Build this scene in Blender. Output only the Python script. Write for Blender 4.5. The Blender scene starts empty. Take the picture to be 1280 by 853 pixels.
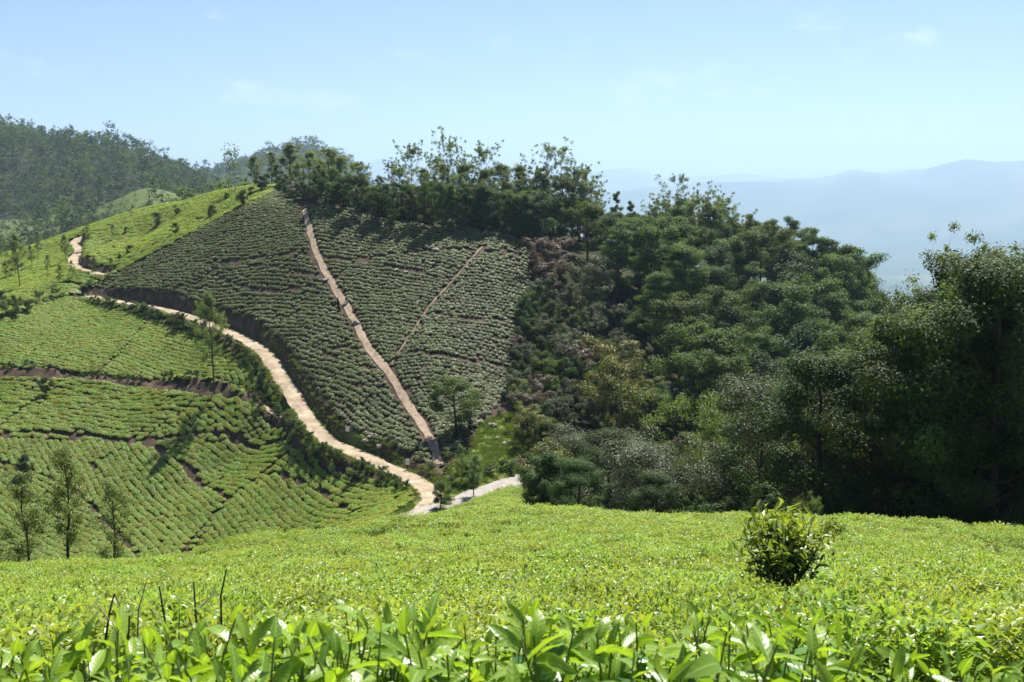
import bpy, math, random
import numpy as np
from mathutils import Vector

R = math.radians
scene = bpy.context.scene
col = scene.collection

# ------------------------------------------------------------------ camera
W0, H0, F = 1280.0, 853.0, 1229.0
PITCH = R(8.5)
cam_d = bpy.data.cameras.new('camera')
cam = bpy.data.objects.new('camera', cam_d)
col.objects.link(cam)
cam.location = (0, 0, 0)
cam.rotation_euler = (R(90) - PITCH, 0, 0)
cam_d.sensor_width = 36.0
cam_d.lens = 36.0 * F / W0
cam_d.clip_start = 0.05
cam_d.clip_end = 120000
cam_d.dof.use_dof = True
cam_d.dof.focus_distance = 30.0
cam_d.dof.aperture_fstop = 13.0
scene.camera = cam

# ------------------------------------------------------------------ world, sun, exposure
SUN_EL, SUN_AZ = R(60), R(20)          # azimuth measured from +Y (view direction) towards +X
world = bpy.data.worlds.new('World')
scene.world = world
world.use_nodes = True
wn, wl = world.node_tree.nodes, world.node_tree.links
wn.clear()
sky = wn.new('ShaderNodeTexSky'); sky.sky_type = 'NISHITA'; sky.sun_disc = False
sky.sun_elevation = SUN_EL; sky.sun_rotation = SUN_AZ
sky.altitude = 1800; sky.air_density = 0.9; sky.dust_density = 0.15; sky.ozone_density = 2.0
wtc = wn.new('ShaderNodeTexCoord')
wmp = wn.new('ShaderNodeMapping'); wmp.inputs['Scale'].default_value = (1, 1, 2.6); wmp.inputs['Location'].default_value = (1.3, 0.4, 0.7)
wno = wn.new('ShaderNodeTexNoise'); wno.inputs['Scale'].default_value = 9.0
wno.inputs['Detail'].default_value = 7; wno.inputs['Roughness'].default_value = 0.62
wra = wn.new('ShaderNodeMapRange'); wra.inputs[1].default_value = 0.59; wra.inputs[2].default_value = 0.78
wra.inputs[3].default_value = 0.0; wra.inputs[4].default_value = 0.6
wmx = wn.new('ShaderNodeMix'); wmx.data_type = 'RGBA'
wmx.inputs[7].default_value = (9, 9.5, 10, 1)
wbg = wn.new('ShaderNodeBackground'); wbg.inputs['Strength'].default_value = 0.05
wou = wn.new('ShaderNodeOutputWorld')
wl.new(wtc.outputs['Generated'], wmp.inputs['Vector']); wl.new(wmp.outputs[0], wno.inputs['Vector'])
wl.new(wno.outputs[0], wra.inputs[0]); wl.new(wra.outputs[0], wmx.inputs[0])
wl.new(sky.outputs[0], wmx.inputs[6]); wl.new(wmx.outputs[2], wbg.inputs[0]); wl.new(wbg.outputs[0], wou.inputs[0])

sun_d = bpy.data.lights.new('sun', 'SUN')
sun_d.energy = 5.0; sun_d.angle = R(0.53); sun_d.color = (1.0, 0.955, 0.88)
sun = bpy.data.objects.new('sun', sun_d); col.objects.link(sun)
sdir = Vector((math.sin(SUN_AZ) * math.cos(SUN_EL), math.cos(SUN_AZ) * math.cos(SUN_EL), math.sin(SUN_EL)))
sun.rotation_euler = sdir.to_track_quat('Z', 'Y').to_euler()
sun.location = (0, 0, 50)

vs = scene.view_settings
vs.view_transform = 'Standard'; vs.look = 'None'; vs.gamma = 1.0; vs.exposure = 1.28
vs.use_curve_mapping = False
cy = scene.cycles
cy.max_bounces = 6; cy.diffuse_bounces = 3; cy.glossy_bounces = 2; cy.transmission_bounces = 3
cy.transparent_max_bounces = 4; cy.volume_bounces = 0
cy.use_adaptive_sampling = True; cy.adaptive_threshold = 0.015
cy.use_denoising = True
try:
    cy.denoiser = 'OPENIMAGEDENOISE'
    cy.denoising_input_passes = 'RGB_ALBEDO_NORMAL'
    cy.denoising_prefilter = 'NONE'
except Exception:
    pass
cy.sample_clamp_indirect = 4.0
cy.caustics_reflective = False; cy.caustics_refractive = False
HAZE_DENSITY = 1.05e-4

# ------------------------------------------------------------------ projection helpers
CP, SP = math.cos(PITCH), math.sin(PITCH)

def at(px, py, Y):
    a = (px - W0 / 2) / F; b = (py - H0 / 2) / F
    s = Y / (CP - b * SP)
    return np.array([a * s, Y, (-SP - b * CP) * s])

def project(x, y, z):
    fw = y * CP - z * SP; up = y * SP + z * CP
    fw = np.maximum(fw, 1e-3)
    return W0 / 2 + F * x / fw, H0 / 2 - F * up / fw

# ------------------------------------------------------------------ numpy noise
def _hash(ix, iy, seed):
    h = (ix.astype(np.int64) * 374761393 + iy.astype(np.int64) * 668265263 + seed * 2147483647) & 0xffffffff
    h = ((h ^ (h >> 13)) * 1274126177) & 0xffffffff
    return ((h ^ (h >> 16)) & 0xffff) / 65535.0

def vnoise(x, y, seed=0):
    x = np.asarray(x, float); y = np.asarray(y, float)
    ix = np.floor(x); iy = np.floor(y); fx = x - ix; fy = y - iy
    fx = fx * fx * fx * (fx * (fx * 6 - 15) + 10); fy = fy * fy * fy * (fy * (fy * 6 - 15) + 10)
    a = _hash(ix, iy, seed); b = _hash(ix + 1, iy, seed); c = _hash(ix, iy + 1, seed); d = _hash(ix + 1, iy + 1, seed)
    return (a + (b - a) * fx) * (1 - fy) + (c + (d - c) * fx) * fy - 0.5

def fbm(x, y, oct=4, seed=0):
    s = 0; a = 1.0
    for k in range(oct):
        s = s + a * vnoise(x * 2 ** k + 17.3 * k, y * 2 ** k - 9.1 * k, seed + k); a *= 0.5
    return s

def sstep(e0, e1, x):
    t = np.clip((x - e0) / (e1 - e0), 0, 1)
    return t * t * (3 - 2 * t)

# ------------------------------------------------------------------ terrain: control points -> height field
APEX = -12.0
ctrl = []
def P(px, py, Y, dz=0.0):
    p = at(px, py, Y); ctrl.append((p[0], p[1], p[2] + dz))
def Z(px, Y, z):
    p = at(px, 400, Y); ctrl.append((p[0], Y, z))

TEA = 0.8
# under and behind the camera
for x, y, z in [(0, -9, -1.3), (-7, -7, -1.3), (7, -7, -1.3), (0, -3, -1.35), (-6, 0, -1.5), (6, 0, -1.5), (0, 0.4, -1.42)]:
    ctrl.append((x, y, z))
# foreground tea slope (surface of the bushes minus their height)
for px, py, Y in [(-300, 845, 1.6), (0, 850, 1.6), (640, 850, 1.6), (1280, 850, 1.6), (1560, 845, 1.6),
                  (-300, 836, 2.6), (0, 836, 2.6), (640, 834, 2.6), (1280, 836, 2.6), (1560, 836, 2.6), (-300, 816, 5), (0, 814, 5), (640, 806, 5), (1280, 810, 5), (1560, 816, 5),
                  (-250, 790, 10), (0, 786, 10), (300, 774, 10), (640, 766, 10), (960, 764, 10), (1280, 772, 10), (1520, 782, 10),
                  (-250, 752, 18), (0, 746, 18), (300, 724, 20), (640, 707, 20), (960, 703, 20), (1280, 716, 20), (1520, 738, 20),
                  (-250, 735, 26), (0, 720, 26), (300, 688, 34), (640, 670, 34), (960, 668, 32), (1280, 689, 31), (1520, 712, 30),
                  (0, 711, 31), (300, 679, 40), (480, 660, 45), (640, 641, 52), (800, 646, 50), (960, 650, 48), (1280, 671, 42), (1500, 700, 40),
                  (640, 626, 75), (650, 616, 95), (560, 648, 50), (560, 645, 62), (520, 657, 47), (600, 639, 60), (600, 631, 82), (420, 675, 40), (480, 667, 40), (560, 659, 40), (640, 655, 40), (720, 655, 40), (880, 656, 40), (800, 652, 45)]:
    P(px, py, Y, -TEA)
# slope falling away behind the crest
for px, Y, z in [(-250, 45, -28), (-250, 60, -36), (-250, 90, -47), (-250, 120, -52),
                 (0, 44, -26), (0, 60, -34), (0, 90, -45), (0, 115, -50.5),
                 (150, 44, -25.5), (150, 62, -34), (150, 95, -45), (150, 115, -48),
                 (300, 52, -25), (300, 72, -35), (300, 100, -43.5), (300, 118, -45),
                 (480, 58, -25.5), (480, 78, -33), (480, 96, -36),
                 (800, 62, -25), (800, 85, -33), (800, 110, -36.5), (800, 150, -31), (800, 185, -20), (800, 218, -13), (800, 285, -38),
                 (720, 120, -35.5), (720, 150, -30), (720, 180, -19), (720, 205, -11), (720, 216, -9), (720, 285, -35),
                 (1000, 62, -25), (1000, 85, -32), (1000, 110, -38), (1000, 150, -40), (1000, 190, -33), (1000, 225, -26), (1000, 290, -55),
                 (1200, 58, -25), (1200, 85, -33), (1200, 110, -42), (1200, 160, -52), (1200, 225, -54), (1200, 300, -85),
                 (1480, 58, -27), (1480, 85, -36), (1480, 110, -46), (1480, 160, -58), (1480, 225, -66), (1480, 300, -95),
                 (350, 300, -14), (450, 222, -1.5), (450, 285, -25), (560, 210, -4), (560, 275, -30), (650, 205, -8), (650, 280, -33)]:
    Z(px, Y, z)
# roads
ROAD = [(526, 641, 101.8), (540, 622, 109), (530, 608, 116), (505, 594, 123.5), (470, 577, 130), (430, 560, 135.5), (400, 542, 140), (370, 500, 153), (345, 460, 164), (330, 440, 170), (300, 421, 179), (280, 412, 184), (240, 397, 192), (200, 385, 200), (150, 377, 207), (112, 370, 214)]
PAVED = [(430, 698, 90), (470, 672, 95), (510, 648, 100), (545, 636, 103.5), (580, 625, 107), (620, 611, 112), (660, 597, 118), (700, 588, 123), (760, 576, 131)]
for r in ROAD + PAVED[1:7]:
    P(*r)
# lower tea field
for px, py, Y in [(0, 400, 195), (0, 470, 175), (0, 560, 152), (0, 690, 129), (-80, 410, 197), (-80, 475, 175), (-80, 560, 152),
                  (150, 430, 186), (150, 470, 174), (150, 560, 152), (150, 690, 128),
                  (250, 470, 170), (250, 560, 150), (280, 640, 133), (330, 560, 146), (400, 600, 132), (400, 650, 121), (470, 625, 117)]:
    P(px, py, Y)
for px, Y, z in [(-250, 195, -27), (-250, 175, -34), (-250, 150, -42)]:
    Z(px, Y, z)
# main hill
for px, py, Y in [(100, 363, 215), (200, 315, 222), (280, 270, 232), (350, 238, 242), (300, 330, 203), (300, 262, 228), (400, 258, 211), (440, 400, 170.6),
                  (380, 420, 170), (470, 282, 200), (560, 292, 192), (620, 296, 190), (660, 310, 188), (545, 585, 125), (550, 440, 153.7), (560, 350, 176),
                  (600, 530, 136), (640, 480, 150), (650, 400, 167), (640, 560, 128), (460, 545, 138)]:
    P(px, py, Y)
# ridge field and its skyline
for px, py, Y in [(0, 388, 204), (50, 345, 240), (100, 330, 240), (100, 305, 275), (200, 290, 258), (0, 350, 250), (0, 322, 300), (100, 290, 310), (200, 258, 300), (280, 243, 280), (340, 233, 262), (-80, 340, 290), (-80, 375, 240)]:
    P(px, py, Y)
# far valley and hills on the left
for px, Y, z in [(-250, 240, -32), (-250, 300, -28), (-250, 420, -62), (-250, 600, -45), (-250, 800, 0), (-250, 1000, 72), (-250, 1300, 50), (-250, 2300, -120),
                 (0, 420, -58), (0, 600, -46), (0, 800, -6), (0, 1000, 64), (60, 1000, 50), (155, 990, 47), (235, 960, 12), (0, 1300, 35), (0, 2300, -120),
                 (100, 420, -55), (100, 560, -40), (100, 800, -3), (105, 1000, 38), (100, 1300, 20),
                 (190, 420, -45), (190, 560, -10), (190, 640, 4), (190, 720, -15), (190, 850, 18), (190, 1250, 10),
                 (280, 400, -35), (280, 600, -35), (280, 800, -12), (280, 900, -14), (300, 1800, 36), (280, 1200, -20), (280, 2300, -80),
                 (340, 400, -38), (340, 900, -40), (340, 1800, 64), (420, 1800, 71), (470, 1800, 10), (400, 2300, 0),
                 (420, 450, -75), (420, 1000, -90), (600, 450, -110), (600, 900, -230), (600, 1800, -420), (600, 2400, -560),
                 (900, 450, -150), (900, 900, -300), (900, 1800, -520), (900, 2400, -600),
                 (1200, 450, -170), (1200, 900, -310), (1200, 1800, -520), (1200, 2400, -600),
                 (1520, 450, -180), (1520, 900, -310), (1520, 1800, -520), (1520, 2400, -600)]:
    Z(px, Y, z)

C = np.array(ctrl)
def warp(x, y):
    r = np.sqrt(x * x + (y - APEX) ** 2)
    return np.arctan2(x, y - APEX), np.log(np.maximum(r, 1.0)), np.maximum(r, 1.0)
cu, cv, cr = warp(C[:, 0], C[:, 1])
cu = cu * 1.15
def tps(d2):
    return np.where(d2 > 1e-14, 0.5 * d2 * np.log(np.maximum(d2, 1e-14)), 0.0)
n = len(C)
A = np.zeros((n + 3, n + 3))
A[:n, :n] = tps((cu[:, None] - cu) ** 2 + (cv[:, None] - cv) ** 2) + np.eye(n) * 4e-5
A[:n, n:] = np.stack([np.ones(n), cu, cv], 1); A[n:, :n] = A[:n, n:].T
sol = np.linalg.solve(A, np.concatenate([C[:, 2] / cr, np.zeros(3)]))

def base_h(x, y):
    x = np.asarray(x, float).ravel(); y = np.asarray(y, float).ravel()
    out = np.empty(len(x))
    for s in range(0, len(x), 20000):
        u, v, r = warp(x[s:s + 20000], y[s:s + 20000]); u = u * 1.15
        k = tps((u[:, None] - cu) ** 2 + (v[:, None] - cv) ** 2) @ sol[:n]
        out[s:s + 20000] = (k + sol[n] + sol[n + 1] * u + sol[n + 2] * v) * r
    return out

# distant ranges: crest heights by azimuth
def far_h(x, y):
    r = np.sqrt(x * x + y * y)
    px = W0 / 2 + F * CP * np.tan(np.clip(np.arctan2(x, y), -1.2, 1.2))
    hz = H0 / 2 - F * math.tan(PITCH)
    plain = -640 + 60 * fbm(x / 1500, y / 1500, 4, 5)
    c1 = np.interp(px, [300, 700, 800, 870, 940, 1000, 1030, 1060, 1100, 1140, 1190, 1230, 1290, 1400, 1600, 2200],
                   [262, 250, 236, 229, 228, 229, 222, 217, 221, 215, 204, 207, 205, 198, 205, 215])
    z1 = (hz - c1) / F * 14500
    n1 = fbm(x / 2600 + 3, y / 2600, 5, 11)
    w1 = np.exp(-((r - 14500 + 900 * fbm(x / 3000, y / 3000, 3, 3)) / 2300.0) ** 2) * (1 + 0.35 * n1 * sstep(13800, 10500, r))
    c2 = np.interp(px, [-1500, 0, 300, 420, 480, 540, 640, 730, 780, 830, 880, 1000, 1300, 2200],
                   [225, 222, 224, 214, 203, 216, 228, 219, 213, 226, 224, 226, 215, 215])
    z2 = (hz - c2) / F * 24000
    w2 = np.exp(-((r - 24000) / 3500.0) ** 2) * (1 + 0.3 * fbm(x / 3500 + 9, y / 3500, 5, 21) * sstep(23500, 19000, r))
    # low foothills in front
    foot = 190 * np.maximum(0, fbm(x / 2300 + 40, y / 2300, 5, 31) + 0.1) * sstep(4500, 7000, r)
    ridge = 140 * (0.5 - np.abs(fbm(x / 1900 + 4, y / 1900 - 7, 5, 41))) * np.clip(w1, 0, 1) * sstep(14300, 12500, r)
    return np.maximum(plain + foot, 0) * 0 + plain + foot + (z1 - plain) * np.clip(w1, 0, 1.2) * 1.0 + (z2 - plain) * np.clip(w2, 0, 1.2) * (1 - np.clip(w1, 0, 1)) - ridge * 0.8

# polylines on the ground
def smooth_line(pts, step):
    p = np.array(pts, float)
    d = np.concatenate([[0], np.cumsum(np.linalg.norm(np.diff(p, axis=0), axis=1))])
    out = []
    m = len(p)
    tt = np.arange(0, d[-1], step)
    for t in tt:
        i = min(max(np.searchsorted(d, t, 'right') - 1, 0), m - 2)
        u = (t - d[i]) / max(d[i + 1] - d[i], 1e-6)
        p0, p1, p2, p3 = p[max(i - 1, 0)], p[i], p[i + 1], p[min(i + 2, m - 1)]
        out.append(0.5 * ((2 * p1) + (-p0 + p2) * u + (2 * p0 - 5 * p1 + 4 * p2 - p3) * u * u + (-p0 + 3 * p1 - 3 * p2 + p3) * u ** 3))
    out.append(p[-1])
    return np.array(out)

def line_dist(x, y, L):
    """distance, signed side (+ = left of travel) and interpolated z along polyline L (k,3)"""
    best = np.full(len(x), 1e9); side = np.zeros(len(x)); zz = np.zeros(len(x)); tt = np.zeros(len(x))
    acc = 0.0
    for a, b in zip(L[:-1], L[1:]):
        dx, dy = b[0] - a[0], b[1] - a[1]; l2 = dx * dx + dy * dy + 1e-9
        t = np.clip(((x - a[0]) * dx + (y - a[1]) * dy) / l2, 0, 1)
        qx = a[0] + t * dx - x; qy = a[1] + t * dy - y
        d = np.sqrt(qx * qx + qy * qy)
        m = d < best
        best[m] = d[m]; side[m] = np.sign(dx * (y - a[1]) - dy * (x - a[0]))[m]
        zz[m] = (a[2] + t * (b[2] - a[2]))[m]; tt[m] = (acc + t * math.sqrt(l2))[m]
        acc += math.sqrt(l2)
    return best, side, zz, tt, acc

def ray_hit(px, py, Y0=85.0, Y1=1800.0, h=None):
    h = h or base_h
    Ys = np.exp(np.linspace(math.log(Y0), math.log(Y1), 1500))
    a = (px - W0 / 2) / F; b = (py - H0 / 2) / F
    s = Ys / (CP - b * SP)
    z = (-SP - b * CP) * s; x = a * s
    g = h(x, Ys)
    i = np.argmax(g > z)
    if g[i] <= z[i]:
        return None
    return np.array([x[i], Ys[i], g[i]])

def on_ground(pts, Y0=85.0):
    out = []
    for px, py in pts:
        q = ray_hit(px, py, Y0)
        if q is not None:
            out.append(q)
    return np.array(out)

road_l = smooth_line([at(*r) for r in ROAD], 1.5)
paved_l = smooth_line([at(*r) for r in PAVED], 1.5)
terr_l = smooth_line(on_ground([(-60, 470), (0, 468), (60, 470), (120, 476), (180, 484), (240, 486), (300, 493), (335, 512), (352, 523)]), 1.5)
far_road_l = smooth_line(on_ground([(132, 343), (118, 341), (103, 337), (92, 330), (94, 321), (101, 313), (94, 304), (101, 297), (110, 293)], 150), 1.5)
track_l = smooth_line(on_ground([(380, 263), (386, 285), (396, 320), (410, 350), (432, 385), (446, 412), (462, 440), (480, 462), (500, 495), (522, 530), (540, 560), (549, 588)]), 1.5)
track2_l = smooth_line(on_ground([(603, 308), (585, 330), (560, 358), (535, 388), (510, 425), (490, 458)]), 1.5)

# (line, half width of bench, cut bank side, bank height, fade distance)
CUTS = [(road_l, 2.0, -1, 1.15, 12.0), (paved_l, 2.1, 0, 0.0, 10.0), (terr_l, 0.8, -1, 2.6, 9.0), (far_road_l, 1.7, -1, 2.2, 8.0)]

def height(x, y):
    x = np.asarray(x, float).ravel(); y = np.asarray(y, float).ravel()
    z = base_h(np.clip(x, -4000, 4000), np.clip(y, -30, 4000))
    r = np.sqrt(x * x + y * y)
    m = r > 2000
    if m.any():
        f = sstep(2000, 4200, r[m])
        z[m] = z[m] * (1 - f) + far_h(x[m], y[m]) * f
    k = sstep(25, 90, y)
    z = z + k * 0.7 * fbm(x / 16, y / 16, 3, 7) * np.clip(r / 150, 0, 1) + sstep(320, 500, r) * 9 * fbm(x / 90, y / 90, 4, 8)
    z = z + 0.16 * fbm(x / 1.9, y / 1.9, 3, 77) * sstep(60, 40, y) + 0.35 * fbm(x / 6, y / 6, 2, 78) * sstep(3, 9, y) * sstep(60, 40, y)
    z[r < 1500] += 0
    for L, w, sd, hb, fade in CUTS:
        bb = (x > L[:, 0].min() - 45) & (x < L[:, 0].max() + 45) & (y > L[:, 1].min() - 45) & (y < L[:, 1].max() + 45)
        if not bb.any():
            continue
        xs, ys = x[bb], y[bb]
        d, s, lz, t, T = line_dist(xs, ys, L)
        endf = sstep(3, 20, t) * sstep(T, T - 5, t)
        zz = z[bb]
        if hb:
            up = (s == sd)
            wob = 0.9 * vnoise(t / 3.0, t * 0, 9) + 0.6 * vnoise(t / 1.1, d, 10)
            hbv = hb * (1 + 0.8 * vnoise(t / 8.0, t * 0 + 3, 12) + 0.35 * vnoise(t / 1.7, d / 0.6, 14))
            zz = zz + np.where(up, hbv * sstep(w - 0.1 + wob, w + 0.75 + wob, d) * np.exp(-np.maximum(d - w, 0) / fade), 0) * endf
        f = sstep(w + 0.6, w - 0.1, d)
        if sd:
            f = np.where(s == sd, sstep(w + 0.15, w - 0.2, d), sstep(w + 1.6, w, d))
        zz = zz * (1 - f) + (lz - 0.10) * f
        z[bb] = zz
    return z

def h1(x, y):
    return float(height([x], [y])[0])

# ------------------------------------------------------------------ materials
def mat(name):
    m = bpy.data.materials.new(name); m.use_nodes = True
    nt = m.node_tree; nt.nodes.clear()
    o = nt.nodes.new('ShaderNodeOutputMaterial')
    return m, nt.nodes, nt.links, o

def ramp(nodes, stops):
    r = nodes.new('ShaderNodeValToRGB')
    e = r.color_ramp.elements
    while len(e) < len(stops):
        e.new(0.5)
    for k, (p, c) in enumerate(stops):
        e[k].position = p; e[k].color = (*c, 1)
    return r

def leaf_mat(name, dark, mid, light, rough=0.45, transl=0.3, spec=0.4, nscale=0.35, tboost=(1.5, 1.4, 0.5), rnd=0.35, hue=0.03):
    m, N, L, o = mat(name)
    at_ = N.new('ShaderNodeAttribute'); at_.attribute_name = 'lv'
    geo = N.new('ShaderNodeNewGeometry')
    no = N.new('ShaderNodeTexNoise'); no.inputs['Scale'].default_value = nscale; no.inputs['Detail'].default_value = 3
    L.new(geo.outputs['Position'], no.inputs['Vector'])
    oi = N.new('ShaderNodeObjectInfo')
    a = N.new('ShaderNodeMath'); a.operation = 'MULTIPLY_ADD'; a.inputs[1].default_value = 0.45
    b = N.new('ShaderNodeMath'); b.operation = 'MULTIPLY_ADD'; b.inputs[1].default_value = 0.9; b.inputs[2].default_value = -0.28
    c = N.new('ShaderNodeMath'); c.operation = 'MULTIPLY_ADD'; c.inputs[1].default_value = rnd
    L.new(no.outputs[0], b.inputs[0]); L.new(oi.outputs['Random'], c.inputs[0]); L.new(b.outputs[0], c.inputs[2])
    L.new(at_.outputs['Fac'], a.inputs[0]); L.new(c.outputs[0], a.inputs[2])
    rp = ramp(N, [(0.0, dark), (0.45, mid), (0.9, light)])
    L.new(a.outputs[0], rp.inputs[0])
    hs = N.new('ShaderNodeHueSaturation')
    hm = N.new('ShaderNodeMapRange'); hm.inputs[3].default_value = 0.5 - hue; hm.inputs[4].default_value = 0.5 + hue
    L.new(oi.outputs['Random'], hm.inputs[0]); L.new(hm.outputs[0], hs.inputs['Hue']); L.new(rp.outputs[0], hs.inputs['Color'])
    p = N.new('ShaderNodeBsdfPrincipled'); p.inputs['Roughness'].default_value = rough
    p.inputs['Specular IOR Level'].default_value = spec
    L.new(hs.outputs[0], p.inputs['Base Color'])
    t = N.new('ShaderNodeBsdfTranslucent')
    mu = N.new('ShaderNodeMix'); mu.data_type = 'RGBA'; mu.blend_type = 'MULTIPLY'; mu.inputs[0].default_value = 1.0
    mu.inputs[7].default_value = (*tboost, 1)
    L.new(hs.outputs[0], mu.inputs[6]); L.new(mu.outputs[2], t.inputs['Color'])
    mx = N.new('ShaderNodeMixShader'); mx.inputs[0].default_value = transl
    L.new(p.outputs[0], mx.inputs[1]); L.new(t.outputs[0], mx.inputs[2]); L.new(mx.outputs[0], o.inputs[0])
    return m

def plain_mat(name, c1, c2, scale=3.0, rough=0.9, bump=0.0, obj=False, spec=0.2, stretch=(1, 1, 1)):
    m, N, L, o = mat(name)
    tc = N.new('ShaderNodeTexCoord'); mp = N.new('ShaderNodeMapping'); mp.inputs['Scale'].default_value = stretch
    if obj:
        L.new(tc.outputs['Object'], mp.inputs[0])
    else:
        geo = N.new('ShaderNodeNewGeometry'); L.new(geo.outputs['Position'], mp.inputs[0])
    no = N.new('ShaderNodeTexNoise'); no.inputs['Scale'].default_value = scale; no.inputs['Detail'].default_value = 6; no.inputs['Roughness'].default_value = 0.65
    L.new(mp.outputs[0], no.inputs['Vector'])
    rp = ramp(N, [(0.3, c1), (0.7, c2)]); L.new(no.outputs[0], rp.inputs[0])
    p = N.new('ShaderNodeBsdfPrincipled'); p.inputs['Roughness'].default_value = rough; p.inputs['Specular IOR Level'].default_value = spec
    L.new(rp.outputs[0], p.inputs['Base Color'])
    if bump:
        bp = N.new('ShaderNodeBump'); bp.inputs['Strength'].default_value = bump; bp.inputs['Distance'].default_value = 0.1
        L.new(no.outputs[0], bp.inputs['Height']); L.new(bp.outputs[0], p.inputs['Normal'])
    L.new(p.outputs[0], o.inputs[0])
    return m

M = {}
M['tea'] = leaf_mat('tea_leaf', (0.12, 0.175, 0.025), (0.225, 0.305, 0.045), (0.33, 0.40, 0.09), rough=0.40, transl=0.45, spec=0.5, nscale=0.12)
M['tea_near'] = leaf_mat('tea_leaf_near', (0.07, 0.128, 0.02), (0.19, 0.28, 0.043), (0.34, 0.41, 0.11), rough=0.40, transl=0.48, spec=0.45, nscale=0.5, tboost=(1.45, 1.4, 0.5), rnd=0.25)
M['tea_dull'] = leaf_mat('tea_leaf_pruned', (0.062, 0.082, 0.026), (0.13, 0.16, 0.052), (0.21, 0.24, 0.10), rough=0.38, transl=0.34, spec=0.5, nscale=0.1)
M['core'] = plain_mat('shade_toned_twigs', (0.008, 0.009, 0.004), (0.025, 0.022, 0.012), 6.0)  # twigs toned near black, shade inside the bushes put into the colour
M['twig'] = plain_mat('twig_bark', (0.10, 0.08, 0.065), (0.22, 0.18, 0.15), 9.0)
M['euc'] = leaf_mat('eucalyptus_leaf', (0.06, 0.082, 0.024), (0.125, 0.16, 0.05), (0.205, 0.24, 0.09), tboost=(1.3, 1.4, 0.6), hue=0.015, rough=0.5, transl=0.45, spec=0.3)
M['dark'] = leaf_mat('dark_evergreen_leaf', (0.012, 0.028, 0.007), (0.032, 0.062, 0.014), (0.075, 0.115, 0.026), rough=0.55, transl=0.3, spec=0.16)
M['mid'] = leaf_mat('broadleaf_leaf', (0.022, 0.045, 0.01), (0.058, 0.10, 0.021), (0.125, 0.18, 0.042), rough=0.58, transl=0.38, spec=0.16)
M['light'] = leaf_mat('feathery_leaf', (0.07, 0.12, 0.025), (0.12, 0.19, 0.04), (0.19, 0.26, 0.06), rough=0.5, transl=0.35)
M['silver'] = leaf_mat('silvery_leaf', (0.03, 0.042, 0.02), (0.07, 0.09, 0.048), (0.14, 0.165, 0.10), rough=0.5, transl=0.22, spec=0.2)
M['rust'] = leaf_mat('brownish_leaf', (0.045, 0.03, 0.02), (0.09, 0.06, 0.042), (0.17, 0.115, 0.085), rough=0.45, transl=0.2)
M['olive'] = leaf_mat('yellow_green_leaf', (0.05, 0.065, 0.01), (0.11, 0.13, 0.015), (0.19, 0.2, 0.03), rough=0.45, transl=0.3)
M['grey_airy'] = leaf_mat('silky_oak_leaf', (0.06, 0.10, 0.025), (0.12, 0.18, 0.045), (0.19, 0.25, 0.08), rough=0.45, transl=0.35)
M['grass'] = leaf_mat('grass_blade', (0.05, 0.09, 0.02), (0.10, 0.16, 0.03), (0.17, 0.22, 0.06), rough=0.55, transl=0.35)
M['bark'] = plain_mat('dark_bark', (0.03, 0.024, 0.018), (0.085, 0.07, 0.055), 5.0, bump=0.3, obj=True, stretch=(3, 3, 0.6))
M['bark_pale'] = plain_mat('pale_bark', (0.16, 0.13, 0.10), (0.36, 0.32, 0.27), 3.0, bump=0.2, obj=True, stretch=(3, 3, 0.5))
M['rock'] = plain_mat('grey_rock', (0.16, 0.14, 0.12), (0.36, 0.33, 0.30), 1.6, bump=0.6)
M['sign'] = plain_mat('white_board', (0.72, 0.74, 0.78), (0.82, 0.83, 0.85), 2.0, rough=0.5)
M['post'] = plain_mat('dark_post', (0.02, 0.017, 0.014), (0.05, 0.042, 0.035), 6.0)
M['char'] = plain_mat('charred_wood', (0.008, 0.007, 0.006), (0.03, 0.026, 0.022), 6.0, bump=0.4)
M['dirt'] = plain_mat('dirt_road', (0.17, 0.13, 0.085), (0.39, 0.315, 0.225), 0.5, bump=0.5)
M['track'] = plain_mat('dirt_track', (0.17, 0.125, 0.085), (0.36, 0.28, 0.20), 1.2, bump=0.5)
M['side'] = plain_mat('side_track', (0.08, 0.058, 0.04), (0.27, 0.205, 0.145), 0.7, bump=0.5)
M['paved'] = plain_mat('pale_road', (0.19, 0.17, 0.15), (0.31, 0.285, 0.255), 1.1, bump=0.15)

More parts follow.
